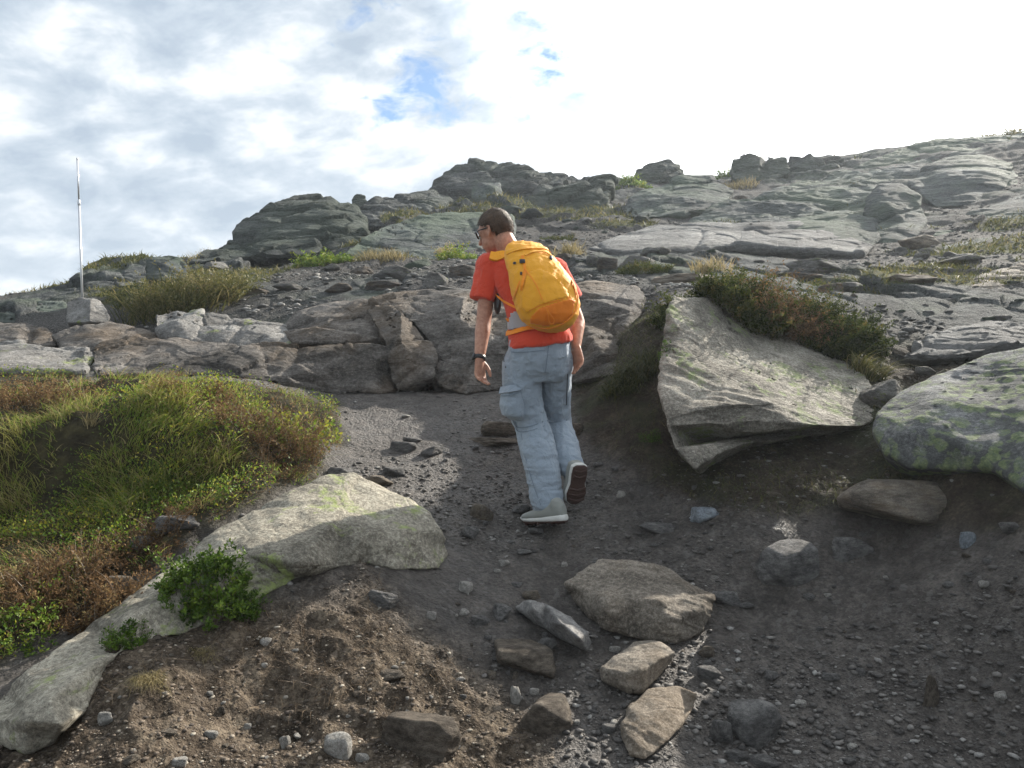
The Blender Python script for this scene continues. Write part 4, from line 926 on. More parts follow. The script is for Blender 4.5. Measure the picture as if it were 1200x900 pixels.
# torn fibrous roots hanging in the dirt under the long boulder
x = r.uniform(-2.1, -.2, 26000); y = r.uniform(2.3, 3.5, 26000); z, zz_, f_, g_ = height(x, y, True); px_, py_ = to_px(x, y, z)
band = poly_mask(px_, py_, [(110, 790), (180, 755), (300, 710), (400, 672), (470, 680), (440, 740), (330, 790), (250, 830), (140, 850)], 18)
k = (zz_['dirt'] > .4) & (fbm(P3(x * 4, y * 4, 4), 3) + r.normal(0, .12, len(x)) > .28 - .36 * band); x, y, z = x[k], y[k], z[k]; n = len(x)
dirs = unit(np.stack([r.normal(0, .7, n), r.normal(-.5, .5, n), r.uniform(.1, .7, n)], 1))
V_, F_, T_, _ = blades(np.stack([x, y, z - .004], 1), r.uniform(.015, .055, n), dirs, r.normal(0, .6, (n, 3)), np.full(n, .0022), np.clip(r.normal(.5, .25, n), 0, 1), 3, .8, .5, r)
link('roots', mesh_np('roots', V_, F_, leaf_mat('root_fibre', [(.05, .032, .02), (.13, .09, .055), (.26, .19, .12)], trans=.1), False, {'tint': T_}), kind='stuff', label='torn brown root fibres over the dirt below the long boulder')
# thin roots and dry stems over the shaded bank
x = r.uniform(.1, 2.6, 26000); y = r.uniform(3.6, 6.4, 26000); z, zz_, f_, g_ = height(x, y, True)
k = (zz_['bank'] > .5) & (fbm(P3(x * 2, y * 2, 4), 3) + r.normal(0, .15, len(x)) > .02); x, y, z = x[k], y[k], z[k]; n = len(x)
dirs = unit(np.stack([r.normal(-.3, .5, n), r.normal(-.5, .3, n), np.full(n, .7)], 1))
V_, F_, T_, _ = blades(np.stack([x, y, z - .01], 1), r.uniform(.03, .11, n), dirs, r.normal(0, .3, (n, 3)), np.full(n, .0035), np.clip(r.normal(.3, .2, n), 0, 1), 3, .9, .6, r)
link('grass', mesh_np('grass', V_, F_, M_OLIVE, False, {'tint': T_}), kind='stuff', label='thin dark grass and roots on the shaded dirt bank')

# single plants near
bush(232, 712, 110, 56, 190, 34, M_LEAF, 'leafy green shrub growing against the low side of the long pale boulder', lsize=.017, seed=3, Yfix=2.95, tint=(0, .75))
bush(278, 702, 46, 30, 70, 28, M_LEAF, 'small dark green sprig at the right end of the leafy shrub', lsize=.014, seed=4, Yfix=3.0, tint=(0, .6))
bush(142, 762, 50, 28, 70, 26, M_LEAF, 'little green plant at the neck of the long pale boulder', lsize=.012, seed=5, Yfix=2.72, tint=(0, .6))
bush(345, 522, 66, 50, 40, 14, M_LEAF, 'bright yellow-green bilberry sprigs at the right tip of the grass mound', lsize=.026, seed=6, tint=(.45, 1.0), narrow=.6, spread=.7, dome=.1)
bush(380, 512, 26, 36, 8, 9, M_LEAF, 'lone bright sprig leaning over the path from the mound', lsize=.026, seed=8, tint=(.5, 1.0), narrow=.6, spread=.4, lean=(.3, 0), dome=0)
bush(50, 720, 190, 105, 420, 30, M_RUST, 'rusty brown heather bush at the lower left of the mound', lsize=.016, seed=9, spread=.7, tint=(.1, 1.0), narrow=.35)
bush(20, 760, 90, 50, 70, 16, M_LEAF, 'green-leaved bilberry tuft under the rusty heather bush', lsize=.015, seed=10, tint=(.2, 1.0))
bush(140, 668, 130, 62, 260, 26, M_RUST, 'grey-brown dead heather between the grass and the long pale boulder', lsize=.013, seed=12, tint=(0, .6), narrow=.3)
bush(40, 480, 150, 46, 260, 22, M_RUST, 'brown heather patch on the left shoulder of the mound', lsize=.018, seed=13, tint=(.1, .9), narrow=.35)
bush(215, 468, 110, 36, 200, 20, M_RUST, 'reddish heather sprigs along the crest of the mound', lsize=.018, seed=14, tint=(.2, 1.0), narrow=.35)
bush(305, 520, 150, 56, 420, 24, M_RUST, 'twiggy brown heather mat on the right half of the mound', lsize=.016, seed=15, tint=(0, .9), narrow=.35)
bush(290, 560, 140, 46, 240, 18, M_RUST, 'dark dead heather under the right brow of the mound', lsize=.013, seed=16, tint=(0, .35), narrow=.3)
tuft(170, 800, 50, 40, 500, M_STRAW, 'dry straw-coloured grass clump rooted in the dirt by the boulder neck', lean=(.1, -.4), droop=.9, width=.003, tint=(0, .8))
tuft(235, 770, 40, 26, 260, M_STRAW, 'small withered grass clump under the leafy shrub', lean=(.1, -.3), droop=.8, width=.003, tint=(0, .7))
tuft(150, 590, 190, 42, 1500, M_GRASS, 'dark drooping long grass overhanging the front of the mound', lean=(.2, -.5), droop=.8, width=.0045, tint=(0, .55), depth=.35)
tuft(175, 515, 150, 34, 900, M_GRASS, 'tall bright green grass on top of the mound', lean=(.35, -.1), droop=.2, width=.0045, tint=(.35, .95), depth=.6)
tuft(105, 500, 20, 36, 60, M_STRAW, 'thin straw seed stems standing on the mound', lean=(.2, 0), width=.003, name='seed_stems')
# heather and grass on the slanted boulder
bush(850, 378, 165, 62, 1400, 46, M_JUN, 'dark green crowberry mat draped over the top of the slanted boulder', lsize=.02, seed=21, Yfix=5.5, tint=(.0, .95), narrow=.5, depth=.5, spread=.55, droop=.15, stem_w=.0015)
bush(925, 388, 120, 76, 700, 24, M_RUST, 'red-tinged heather between the crowberry mat and the drooping bush', lsize=.021, seed=22, Yfix=5.6, tint=(0, .75), narrow=.35, depth=.5, stem_w=.0015)
bush(985, 405, 130, 84, 1200, 46, M_JUN, 'dark drooping heather bush behind the right shoulder of the slanted boulder', lsize=.02, seed=23, Yfix=5.6, tint=(.0, .9), narrow=.5, depth=.5, droop=.15, stem_w=.0015)
tuft(1020, 430, 50, 60, 500, M_OLIVE, 'tall olive grass hanging at the right end of the heather bush', width=.005, Yfix=5.3, droop=.5, lean=(.2, -.2))
tuft(890, 368, 130, 44, 420, M_STRAW, 'pinkish dry grass stems rising above the crowberry mat', width=.005, Yfix=5.75, droop=.1, spread=.35)
tuft(740, 455, 80, 62, 900, M_OLIVE, 'dark overhanging grass on the bank between the man and the slanted boulder', width=.005, droop=.7, lean=(-.1, -.4), tint=(0, .55), depth=.5)
bush(770, 520, 36, 34, 50, 16, M_LEAF, 'small green plant at the lower left foot of the slanted boulder', lsize=.014, seed=25, tint=(0, .6))
tuft(705, 400, 50, 40, 300, M_OLIVE, 'dusky grass clump under the flat pinkish ledge top', width=.005, droop=.6, lean=(-.1, -.4), tint=(0, .6), depth=.5)
# plants further up
tuft(205, 366, 165, 70, 2600, M_OLIVE, 'large dense olive and straw grass clump above the left ledge', width=.005, droop=.35, tint=(.05, .95), depth=.9, lean=(.15, -.1), spread=.8)
bush(210, 366, 150, 66, 420, 22, M_OLIVE, 'rounded olive heather bush growing in the large grass clump', lsize=.03, seed=61, tint=(.25, 1.0), depth=.8)
bush(165, 364, 80, 26, 160, 18, M_JUN, 'dark low shrub at the left foot of the large grass clump', lsize=.02, seed=27, tint=(0, .9))
bush(111, 352, 10, 11, 8, 12, M_JUN, 'tiny dark sprig against the sky behind the square boulder', lsize=.02, seed=28, Yfix=9.2)
tuft(245, 305, 70, 20, 500, M_STRAW, 'straw grass fringe on the skyline left of the domed crag', width=.004, droop=.1, spread=.4, tint=(.1, .9))
tuft(300, 302, 40, 16, 260, M_STRAW, 'short straw tuft under the domed crag', width=.004, droop=.1, spread=.4)
tuft(338, 296, 34, 22, 300, M_STRAW, 'golden grass tuft beneath the domed crag', width=.004, droop=.1, spread=.4)
bush(372, 312, 78, 24, 260, 18, M_LEAF, 'bright green low shrub below the domed crag', lsize=.035, seed=29, tint=(.2, .9), dome=.6)
tuft(450, 306, 80, 18, 500, M_STRAW, 'yellow grass strip left of the man\'s shoulder', width=.004, droop=.1, spread=.4, tint=(0, .8))
bush(516, 302, 26, 22, 70, 14, M_STRAW, 'pale whitish little bush close to the man\'s shoulder', lsize=.035, seed=30, tint=(.5, 1))
bush(535, 304, 50, 20, 160, 16, M_LEAF, 'bright green patch between the pale bush and the man', lsize=.03, seed=31, tint=(.3, 1))
tuft(665, 300, 50, 24, 300, M_STRAW, 'pinkish dry grass just right of the backpack', width=.004, droop=.1, spread=.4)
bush(757, 320, 74, 16, 300, 16, M_JUN, 'dark green flat shrub on the ledge right of the backpack', lsize=.02, seed=32, tint=(.1, 1), dome=.5)
tuft(840, 318, 70, 28, 260, M_STRAW, 'thin dry stems above the tan rounded boulder', width=.004, droop=.1, spread=.4)
bush(742, 218, 56, 12, 220, 14, M_LEAF, 'yellow-green shrub patch below the lone skyline boulder', lsize=.06, seed=33, tint=(.2, .9), stem_w=.01)
bush(848, 210, 22, 16, 70, 14, M_LEAF, 'small green bush left of the square skyline crag', lsize=.06, seed=34, tint=(.1, .8), stem_w=.01)
tuft(868, 222, 56, 14, 300, M_STRAW, 'dry grass streak under the square skyline crag', width=.0035, droop=.1, spread=.4)
bush(1150, 162, 60, 12, 220, 16, M_OLIVE, 'low olive shrub on the skyline above the right slope', lsize=.07, seed=35, tint=(.3, 1), Yfix=27.0, stem_w=.01)
bush(1192, 160, 26, 18, 140, 16, M_OLIVE, 'taller olive shrub on the right skyline', lsize=.07, seed=36, tint=(.3, 1), Yfix=27.0, stem_w=.01)
bush(650, 282, 60, 12, 160, 12, M_JUN, 'dark heather strip above the backpack', lsize=.03, seed=37, tint=(.2, 1))

# ------------------------------------------------------------------ tall thin mast on the ledge
def tube(pts, rad, seg=8, caps=True):
    pts = [Vector(p) for p in pts]; rad = rad if hasattr(rad, '__len__') else [rad] * len(pts); V_, F_ = [], []
    for i, p in enumerate(pts):
        d = (pts[min(i + 1, len(pts) - 1)] - pts[max(i - 1, 0)]).normalized(); s = d.cross(Vector((.13, .27, 1)) if abs(d.z) < .9 else Vector((1, .1, 0))).normalized(); u = s.cross(d)
        for k in range(seg):
            a = 2 * math.pi * k / seg; V_.append(p + (s * math.cos(a) + u * math.sin(a)) * rad[i])
    for i in range(len(pts) - 1):
        for k in range(seg): F_.append((i * seg + k, i * seg + (k + 1) % seg, (i + 1) * seg + (k + 1) % seg, (i + 1) * seg + k))
    if caps: F_.append(tuple(range(seg))[::-1]); F_.append(tuple((len(pts) - 1) * seg + k for k in range(seg)))
    return V_, F_
def mk(name, VF, mat, parent=None, smooth=True, **kw):
    m = bpy.data.meshes.new(name); m.from_pydata([tuple(v) for v in VF[0]], [], VF[1]); m.polygons.foreach_set('use_smooth', np.full(len(m.polygons), smooth)); m.update(); m.materials.append(mat)
    return link(name, m, parent, **kw)
def plain(name, c, rough=.5, spec=.4, metal=0.0, bump=0.0, bs=60, var=.12):
    t = NT(name); v = t.obj(False); n = t.noise(v, bs, 5, .6); cc = t.mix(t.math('MULTIPLY', n, 1.0), tuple(x * (1 - var) for x in c), tuple(min(1, x * (1 + var)) for x in c))
    b = t.bsdf(cc, rough, t.bump(n, bump) if bump else None, spec=spec); b.inputs['Metallic'].default_value = metal; return t.m
M_POLE = plain('weathered_aluminium', (.62, .64, .66), .35, .5, .6)
mb = at(97, 353, 9.0); mt_ = at(90.5, 185, 9.0); L = mt_ - mb
mast = link('mast', None, loc=mb, label='tall thin silvery mast standing up behind the ledge against the clouds', cat='mast')
mk('lower_tube', tube([Vector((0, 0, -.3)), L * .69], .0125, 10), M_POLE, mast)
mk('upper_tube', tube([L * .69, L * .995], .0095, 10), M_POLE, mast)
mk('coupling', tube([L * .67, L * .675, L * .705, L * .71], [.013, .017, .017, .011], 10), M_POLE, mast)
mk('end_cap', tube([L * .99, L * 1.0], [.011, .010], 10), M_POLE, mast)
# ------------------------------------------------------------------ the walking man
YM = 4.22
def PM(px, py, dy=0.0): return at(px, py, YM + dy)
ORG = PM(640, 607, 0); ORG.z -= .02

def loft(rings, n=20, power=2.0):
    """rings: (centre, right vector, front vector, half width, half depth)"""
    V_, F_ = [], []
    for c, rt, fr, a, b in rings:
        for k in range(n):
            t = 2 * math.pi * k / n; cs, sn = math.cos(t), math.sin(t)
            cs = math.copysign(abs(cs) ** (2 / power), cs); sn = math.copysign(abs(sn) ** (2 / power), sn)
            V_.append(c + rt * (cs * a) + fr * (sn * b))
    m = len(rings)
    for i in range(m - 1):
        for k in range(n): F_.append((i * n + k, i * n + (k + 1) % n, (i + 1) * n + (k + 1) % n, (i + 1) * n + k))
    V_.append(rings[0][0]); V_.append(rings[-1][0]); a, b = len(V_) - 2, len(V_) - 1
    for k in range(n): F_.append((a, (k + 1) % n, k)); F_.append((b, (m - 1) * n + k, (m - 1) * n + (k + 1) % n))
    return V_, F_

def limb(pts, radii, n=16, front=Vector((0, 1, 0)), flat=1.0, sub=4):
    """smooth tapering tube with rounded ends through joints"""
    pts = [Vector(p) for p in pts]; P, Rr = [], []
    for i in range(len(pts) - 1):
        p0 = pts[max(i - 1, 0)]; p1 = pts[i]; p2 = pts[i + 1]; p3 = pts[min(i + 2, len(pts) - 1)]
        for k in range(sub):
            t = k / sub; P.append(.5 * ((2 * p1) + (p2 - p0) * t + (2 * p0 - 5 * p1 + 4 * p2 - p3) * t * t + (3 * p1 - p0 - 3 * p2 + p3) * t ** 3)); Rr.append(radii[i] * (1 - t) + radii[i + 1] * t)
    P.append(pts[-1]); Rr.append(radii[-1]); rings = []
    def frame(i):
        d = (P[min(i + 1, len(P) - 1)] - P[max(i - 1, 0)]).normalized(); f = (front - d * front.dot(d)); f = f.normalized() if f.length > .1 else d.orthogonal().normalized()
        return d, d.cross(f).normalized() * -1, f
    d, rt, f = frame(0)
    for s in (.95, .6): rings.append((P[0] - d * Rr[0] * math.sqrt(1 - (1 - s) ** 2 if s > .9 else .64) * (1 if s > .9 else .8), rt, f, Rr[0] * (.25 if s > .9 else .78), Rr[0] * (.25 if s > .9 else .78) * flat))
    for i in range(len(P)):
        d, rt, f = frame(i); rings.append((P[i], rt, f, Rr[i], Rr[i] * flat))
    d, rt, f = frame(len(P) - 1)
    for s, q in ((.6, .8), (.95, .25)): rings.append((P[-1] + d * Rr[-1] * s, rt, f, Rr[-1] * q, Rr[-1] * q * flat))
    return loft(rings, n)

def ellipsoid(c, ax, r3, n=14):
    rings = []
    for k in range(1, n):
        t = math.pi * k / n; rings.append((c - ax[2] * (math.cos(t) * r3[2]), ax[0], ax[1], r3[0] * math.sin(t), r3[1] * math.sin(t)))
    return loft(rings, 18)

def fuse(name, pieces, voxel, mat, parent, smooth_it=6, disp=None, origin=None, **kw):
    V_, F_, off = [], [], 0
    for v, f in pieces:
        V_ += [p - ORG for p in v]; F_ += [tuple(i + off for i in q) for q in f]; off += len(v)
    m = bpy.data.meshes.new(name); m.from_pydata([tuple(v) for v in V_], [], F_); m.update()
    bm = bmesh.new(); bm.from_mesh(m); bmesh.ops.recalc_face_normals(bm, faces=bm.faces[:]); bm.to_mesh(m); bm.free()
    o = link(name, m)
    md = o.modifiers.new('r', 'REMESH'); md.mode = 'VOXEL'; md.voxel_size = voxel
    if smooth_it: sm = o.modifiers.new('s', 'SMOOTH'); sm.factor = .5; sm.iterations = smooth_it
    dg = bpy.context.evaluated_depsgraph_get(); dg.update()
    m2 = bpy.data.meshes.new_from_object(o.evaluated_get(dg)); bpy.data.objects.remove(o); bpy.data.meshes.remove(m)
    m2.name = name
    m2.polygons.foreach_set('use_smooth', np.ones(len(m2.polygons), bool)); m2.update()
    if disp is not None:
        n = len(m2.vertices); co = np.empty(n * 3, np.float32); m2.vertices.foreach_get('co', co); co = co.reshape(-1, 3).astype(float)
        nr = np.empty(n * 3, np.float32); m2.vertex_normals.foreach_get('vector', nr); nr = nr.reshape(-1, 3).astype(float)
        co = co + nr * disp(co)[:, None]; m2.vertices.foreach_set('co', co.reshape(-1).astype(np.float32)); m2.update()
    m2.materials.clear(); m2.materials.append(mat)
    return link(name, m2, parent, **kw)

def bvh_of(o):
    return BVHTree.FromPolygons([v.co + ORG for v in o.data.vertices], [tuple(p.vertices) for p in o.data.polygons])

def drape(px, b, off=.004):
    """view-side point on a cloth surface under a pixel"""
    out = []
    for x, y in px:
        d = at(x, y, 1).normalized(); h = b.ray_cast(Vector((0, 0, 0)), d, 20)
        if h[0] is None:
            h = b.find_nearest(at(x, y, YM))
        n = h[1]
        if n.dot(d) > 0: n = -n
        out.append((h[0] + n * off, n))
    return out

def ribbon(name, pn, width, thick, mat, parent, closed=False, sub=4, org=None):
    """flat strap with a real thickness running over points with normals"""
    org = ORG if org is None else org
    P = [p for p, n in pn]; N = [n for p, n in pn]; PP, NN = [], []
    for i in range(len(P) - 1):
        p0 = P[max(i - 1, 0)]; p1 = P[i]; p2 = P[i + 1]; p3 = P[min(i + 2, len(P) - 1)]
        for k in range(sub):
            t = k / sub; PP.append(.5 * ((2 * p1) + (p2 - p0) * t + (2 * p0 - 5 * p1 + 4 * p2 - p3) * t * t + (3 * p1 - p0 - 3 * p2 + p3) * t ** 3)); NN.append(N[i].lerp(N[i + 1], t).normalized())
    PP.append(P[-1]); NN.append(N[-1]); V_, F_ = [], []
    for i in range(len(PP)):
        d = (PP[min(i + 1, len(PP) - 1)] - PP[max(i - 1, 0)]).normalized(); s = d.cross(NN[i]).normalized() * width / 2; u = NN[i] * thick / 2
        c = PP[i] - org; V_ += [c - s - u, c + s - u, c + s + u, c - s + u]
    for i in range(len(PP) - 1):
        for k in range(4): F_.append((i * 4 + k, i * 4 + (k + 1) % 4, (i + 1) * 4 + (k + 1) % 4, (i + 1) * 4 + k))
    F_ += [(0, 1, 2, 3), tuple(len(V_) - 4 + k for k in (3, 2, 1, 0))]
    return mk(name, (V_, F_), mat, parent, smooth=False)

t = NT('skin'); v = t.obj(False); n = t.noise(v, 45, 5, .6)
c = t.ramp(n, [(.35, (.36, .17, .11)), (.65, (.50, .27, .185))])
b = t.bsdf(c, .5, t.bump(t.noise(v, 300, 3), .0006), spec=.35); b.inputs['Subsurface Weight'].default_value = .12; b.inputs['Subsurface Radius'].default_value = (.012, .005, .003); b.inputs['Subsurface Scale'].default_value = 1.0; M_SKIN = t.m
def cloth(name, c, rough=.85, weave=900, fold=.006, var=.18, sheen=.2, fs=14):
    t = NT(name); v = t.obj(False); n = t.noise(v, fs, 4, .55, .6); w2 = t.noise(v, weave, 2, .5); st = t.noise(v, 5, 4, .6)
    cc = t.mix(t.math('ADD', t.math('MULTIPLY', st, .7), t.math('MULTIPLY', w2, .3)), tuple(x * (1 - var) for x in c), tuple(min(1, x * (1 + var)) for x in c))
    h = t.math('ADD', n, t.math('MULTIPLY', w2, .05)); b = t.bsdf(cc, rough, t.bump(h, fold), spec=.2); b.inputs['Sheen Weight'].default_value = sheen; return t.m
M_SHIRT = cloth('red_orange_jersey', (.60, .062, .028), fold=.016, var=.25)
M_TROU = cloth('grey_blue_nylon', (.28, .335, .395), .7, fold=.022, fs=18)
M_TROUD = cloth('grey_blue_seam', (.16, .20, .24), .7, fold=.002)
M_PACK = cloth('yellow_orange_ripstop', (.80, .36, .022), .6, 700, .008, .15, .1, fs=16)
M_PACKO = cloth('orange_ripstop', (.78, .21, .015), .6, 700, .007, .12, .1, fs=16)
M_WEB = cloth('orange_webbing', (.85, .27, .02), .7, 1200, .001)
M_MESHG = cloth('grey_mesh', (.35, .33, .34), .8, 1500, .001)
M_BLACK = plain('black_plastic', (.02, .02, .022), .4, .5)
M_HAIR = None
t = NT('dark_brown_hair'); v = t.mapping(t.obj(False), (1, 1, .25)); n = t.noise(v, 420, 4, .7); n2 = t.noise(t.obj(False), 30, 3)
t.bsdf(t.ramp(t.math('ADD', t.math('MULTIPLY', n, .6), t.math('MULTIPLY', n2, .4)), [(.35, (.022, .013, .008)), (.62, (.115, .07, .042))]), .5, t.bump(n, .004), spec=.35); M_HAIR = t.m
M_SHOE = cloth('grey_green_mesh_shoe', (.23, .24, .22), .8, 1500, .002)
M_SOLEW = plain('pale_midsole', (.55, .55, .52), .6, .3, 0, .001)
M_SOLER = plain('reddish_brown_outsole', (.055, .030, .024), .7, .3, 0, .002, 160)
M_LENS = plain('dark_lens', (.012, .012, .014), .12, .7)

man = link('person', None, loc=ORG, label='man in red-orange t-shirt and grey trousers walking up the stony path, seen from behind', cat='person')

RT = Vector((math.cos(R(12)), math.sin(R(12)), 0)); FW = Vector((-math.sin(R(12)), math.cos(R(12)), 0)); UP = Vector((0, 0, 1))
# --- face direction: turned left and down
HD = Vector((-.80, .55, -.30)).normalized(); HR = HD.cross(UP).normalized(); HU = HR.cross(HD).normalized()
HC = PM(580, 268.5, .14)
head = [ellipsoid(HC, (HR, HD, HU), (.077, .098, .100)),
        ellipsoid(HC + HD * .035 - HU * .055, (HR, HD, HU), (.060, .062, .070)),
        ellipsoid(HC + HD * .066 - HU * .098, (HR, HD, HU), (.030, .026, .024)),
        limb([HC + HD * .088 + HU * .004, HC + HD * .104 - HU * .022, HC + HD * .118 - HU * .040], [.010, .012, .014], 10),        # nose
        limb([HC + HD * .093 - HU * .064 - HR * .02, HC + HD * .101 - HU * .064, HC + HD * .093 - HU * .064 + HR * .02], [.006, .0085, .006], 8),
        limb([HC + HD * .091 - HU * .077 - HR * .018, HC + HD * .098 - HU * .077, HC + HD * .091 - HU * .077 + HR * .018], [.006, .009, .006], 8),
        limb([HC + HD * .086 + HU * .022 - HR * .035, HC + HD * .095 + HU * .020, HC + HD * .086 + HU * .022 + HR * .035], [.009, .011, .009], 8)]
for s in (-1, 1):
    ec = HC + HR * (s * .079) - HU * .022 - HD * .004
    head.append(limb([ec + HU * .026 + HD * .004, ec + HU * .020 - HD * .016 + HR * s * .008, ec - HU * .008 - HD * .014 + HR * s * .008, ec - HU * .030 + HD * .004], [.006, .0065, .006, .007], 8))
    head.append(ellipsoid(ec - HU * .002, (HR, HD, HU), (.007, .012, .022), 8))
    head.append(ellipsoid(HC + HR * (s * .032) + HD * .083 - HU * .004, (HR, HD, HU), (.013, .010, .010), 8))
NB = PM(600, 303, .13)
neck = limb([HC - HU * .055 - HD * .030, HC - HU * .10 - HD * .035 + Vector((.01, 0, 0)), NB], [.060, .060, .072])

TORS = [(PM(630, 420, .02), .160, .108), (PM(632, 398, .02), .150, .104), (PM(630, 375, .03), .145, .100), (PM(624, 350, .06), .160, .108), (PM(617, 328, .09), .172, .112), (PM(612, 312, .12), .168, .098), (PM(606, 302, .135), .12, .075), (PM(602, 297, .14), .07, .06)]
torso = loft([(c, RT, FW, a, bb) for c, a, bb in TORS], 24)
SHL, SHR = PM(574, 310, .10), PM(650, 316, .17)
ELL, WRL = PM(567, 374, .07), PM(562, 420, -.02)
ELR, WRR = PM(676, 375, .16), PM(675, 406, .06)
def hand(wr, d, palm_n, side, size=1.0, curl=.6):
    """wr wrist, d pointing from forearm, palm_n out of the palm, side towards the thumb"""
    d = d.normalized(); palm_n = (palm_n - d * palm_n.dot(d)).normalized(); side = d.cross(palm_n).normalized() * (1 if d.cross(palm_n).dot(side) > 0 else -1)
    P = []
    c = wr + d * .045 * size
    P.append(loft([(wr - d * .01, side, palm_n, .026, .021), (wr + d * .015 * size, side, palm_n, .033, .019), (wr + d * .05 * size, side, palm_n, .040, .016), (wr + d * .082 * size, side, palm_n, .041, .013), (wr + d * .092 * size, side, palm_n, .036, .009)], 16))
    for k, (ln, o_) in enumerate(((.070, .031), (.078, .0105), (.072, -.0105), (.056, -.031))):
        b0 = wr + d * (.082 * size) + side * o_ * 1.05
        a1 = curl * .55 + k * .06; a2 = curl * 1.25 + k * .08; a3 = curl * 1.7
        d1 = d * math.cos(a1) + palm_n * math.sin(a1); d2 = d * math.cos(a2) + palm_n * math.sin(a2); d3 = d * math.cos(a3) + palm_n * math.sin(a3)
        p1 = b0 + d1 * ln * .45; p2 = p1 + d2 * ln * .32; p3 = p2 + d3 * ln * .22
        P.append(limb([b0 - d * .02, b0, p1, p2, p3], [.009, .0095, .0088, .008, .0072], 10, palm_n, sub=2))
    t0 = wr + d * .022 + side * .026; t1 = t0 + (d * .7 + side * .55 + palm_n * .35).normalized() * .038; t2 = t1 + (d * .9 + side * .12 + palm_n * .35).normalized() * .030; t3 = t2 + (d * .95 - side * .05 + palm_n * .3).normalized() * .020
    P.append(limb([wr + d * .01 + side * .012, t0, t1, t2, t3], [.014, .0145, .0115, .0105, .0085], 10, palm_n, sub=2))
    return P
dL = PM(563, 455, -.04) - WRL; dR = PM(680, 436, .02) - WRR
body = head + [neck, torso,
  limb([SHL, SHL.lerp(ELL, .45), ELL, ELL.lerp(WRL, .35), WRL], [.052, .047, .042, .043, .027]),
  limb([SHR, SHR.lerp(ELR, .45), ELR, ELR.lerp(WRR, .35), WRR], [.052, .047, .042, .043, .027])]
body += hand(WRL, dL, Vector((.72, -.62, .1)), Vector((-.6, -.7, 0)) * -1, 1.08, .6)
body += hand(WRR, dR, Vector((-.75, -.55, .1)), Vector((-.5, .8, 0)), 1.08, .45)
# legs inside the trousers
HPL, KNL, ANL = PM(611, 425, .02), PM(624, 500, .10), PM(642, 590, -.02)
HPR, KNR, ANR = PM(653, 425, .08), PM(654, 495, .30), PM(673, 553, .06)
body += [limb([HPL, KNL, ANL], [.085, .055, .036]), limb([HPR, KNR, ANR], [.082, .052, .036])]
fuse('body', body, .0048, M_SKIN, man, 5)

# hair: a close cap down to the nape
def hair_cut():
    V_, F_ = ellipsoid(HC - HD * .006 + HU * .008, (HR, HD, HU), (.0805, .1015, .1025), 40)
    V2, keep = [], []
    bm = bmesh.new(); vs = [bm.verts.new(p) for p in V_]
    for f in F_:
        try: bm.faces.new([vs[i] for i in f])
        except ValueError: pass
    bmesh.ops.recalc_face_normals(bm, faces=bm.faces[:])
    bmesh.ops.subdivide_edges(bm, edges=bm.edges[:], cuts=1, use_grid_fill=True)
    dele = []
    for v in bm.verts:
        q = v.co - HC; f_, u_, s_ = q.dot(HD), q.dot(HU), abs(q.dot(HR))
        line = -.088 + .02 * (s_ / .08) ** 2 if f_ < -.040 else (-.075 + (f_ + .040) * 2.0 if f_ < -.004 else -.003 + f_ * .72)      # nape, over the ear, temple, forehead
        if u_ < line: dele.append(v)
    bmesh.ops.delete(bm, geom=dele, context='VERTS')
    bmesh.ops.solidify(bm, geom=bm.faces[:], thickness=-.006)
    for v in bm.verts: v.co -= ORG
    m = bpy.data.meshes.new('hair'); bm.to_mesh(m); bm.free()
    m.polygons.foreach_set('use_smooth', np.ones(len(m.polygons), bool)); m.update()
    nr = np.empty(len(m.vertices) * 3, np.float32); m.vertex_normals.foreach_get('vector', nr); co = np.empty(len(m.vertices) * 3, np.float32); m.vertices.foreach_get('co', co)
    co = co.reshape(-1, 3).astype(float); co += nr.reshape(-1, 3) * (fbm(co * 90, 3) * .003)[:, None]
    m.vertices.foreach_set('co', co.reshape(-1).astype(np.float32)); m.update(); rr_ = np.random.default_rng(77); pv = np.array([v.co[:] for v in m.vertices]); pf = [p for p in m.polygons if (Vector(p.center) + ORG - HC).dot(Vector(p.normal)) > 0]
    ar = np.array([p.area for p in pf]); pick = rr_.choice(len(pf), 9000, p=ar / ar.sum()); C_, N_ = [], []
    for k in pick:
        p = pf[k]; vv = [m.vertices[i].co for i in p.vertices]; ww = rr_.random(len(vv)); ww /= ww.sum(); C_.append(sum((v * float(w_) for v, w_ in zip(vv, ww)), Vector())); N_.append(p.normal.copy())
    C_ = np.array(C_); N_ = np.array(N_); dn = np.array((-HD * .35 - HU * 1.0)[:]); crown = (C_ + np.array(ORG[:]) - np.array(HC[:])) @ np.array(HU[:]) > .06
    gd = np.where(crown[:, None], np.array((HD * .6)[:])[None], dn[None]); gd = gd - N_ * (gd * N_).sum(1)[:, None]; gd = unit(gd) * .8 + N_ * .45 + rr_.normal(0, .22, C_.shape)
    V_, F_, T_, _ = blades(C_, rr_.uniform(.010, .024, len(C_)), unit(gd), rr_.normal(0, .15, C_.shape), np.full(len(C_), .0016), rr_.random(len(C_)), 2, .7, .15, rr_)
    bm = bmesh.new(); bm.from_mesh(m); m3 = mesh_np('strands', V_, F_, None, False); bm.from_mesh(m3); bm.to_mesh(m); bm.free(); bpy.data.meshes.remove(m3)
    m.materials.append(M_HAIR)
    link('hair', m, man)
hair_cut()
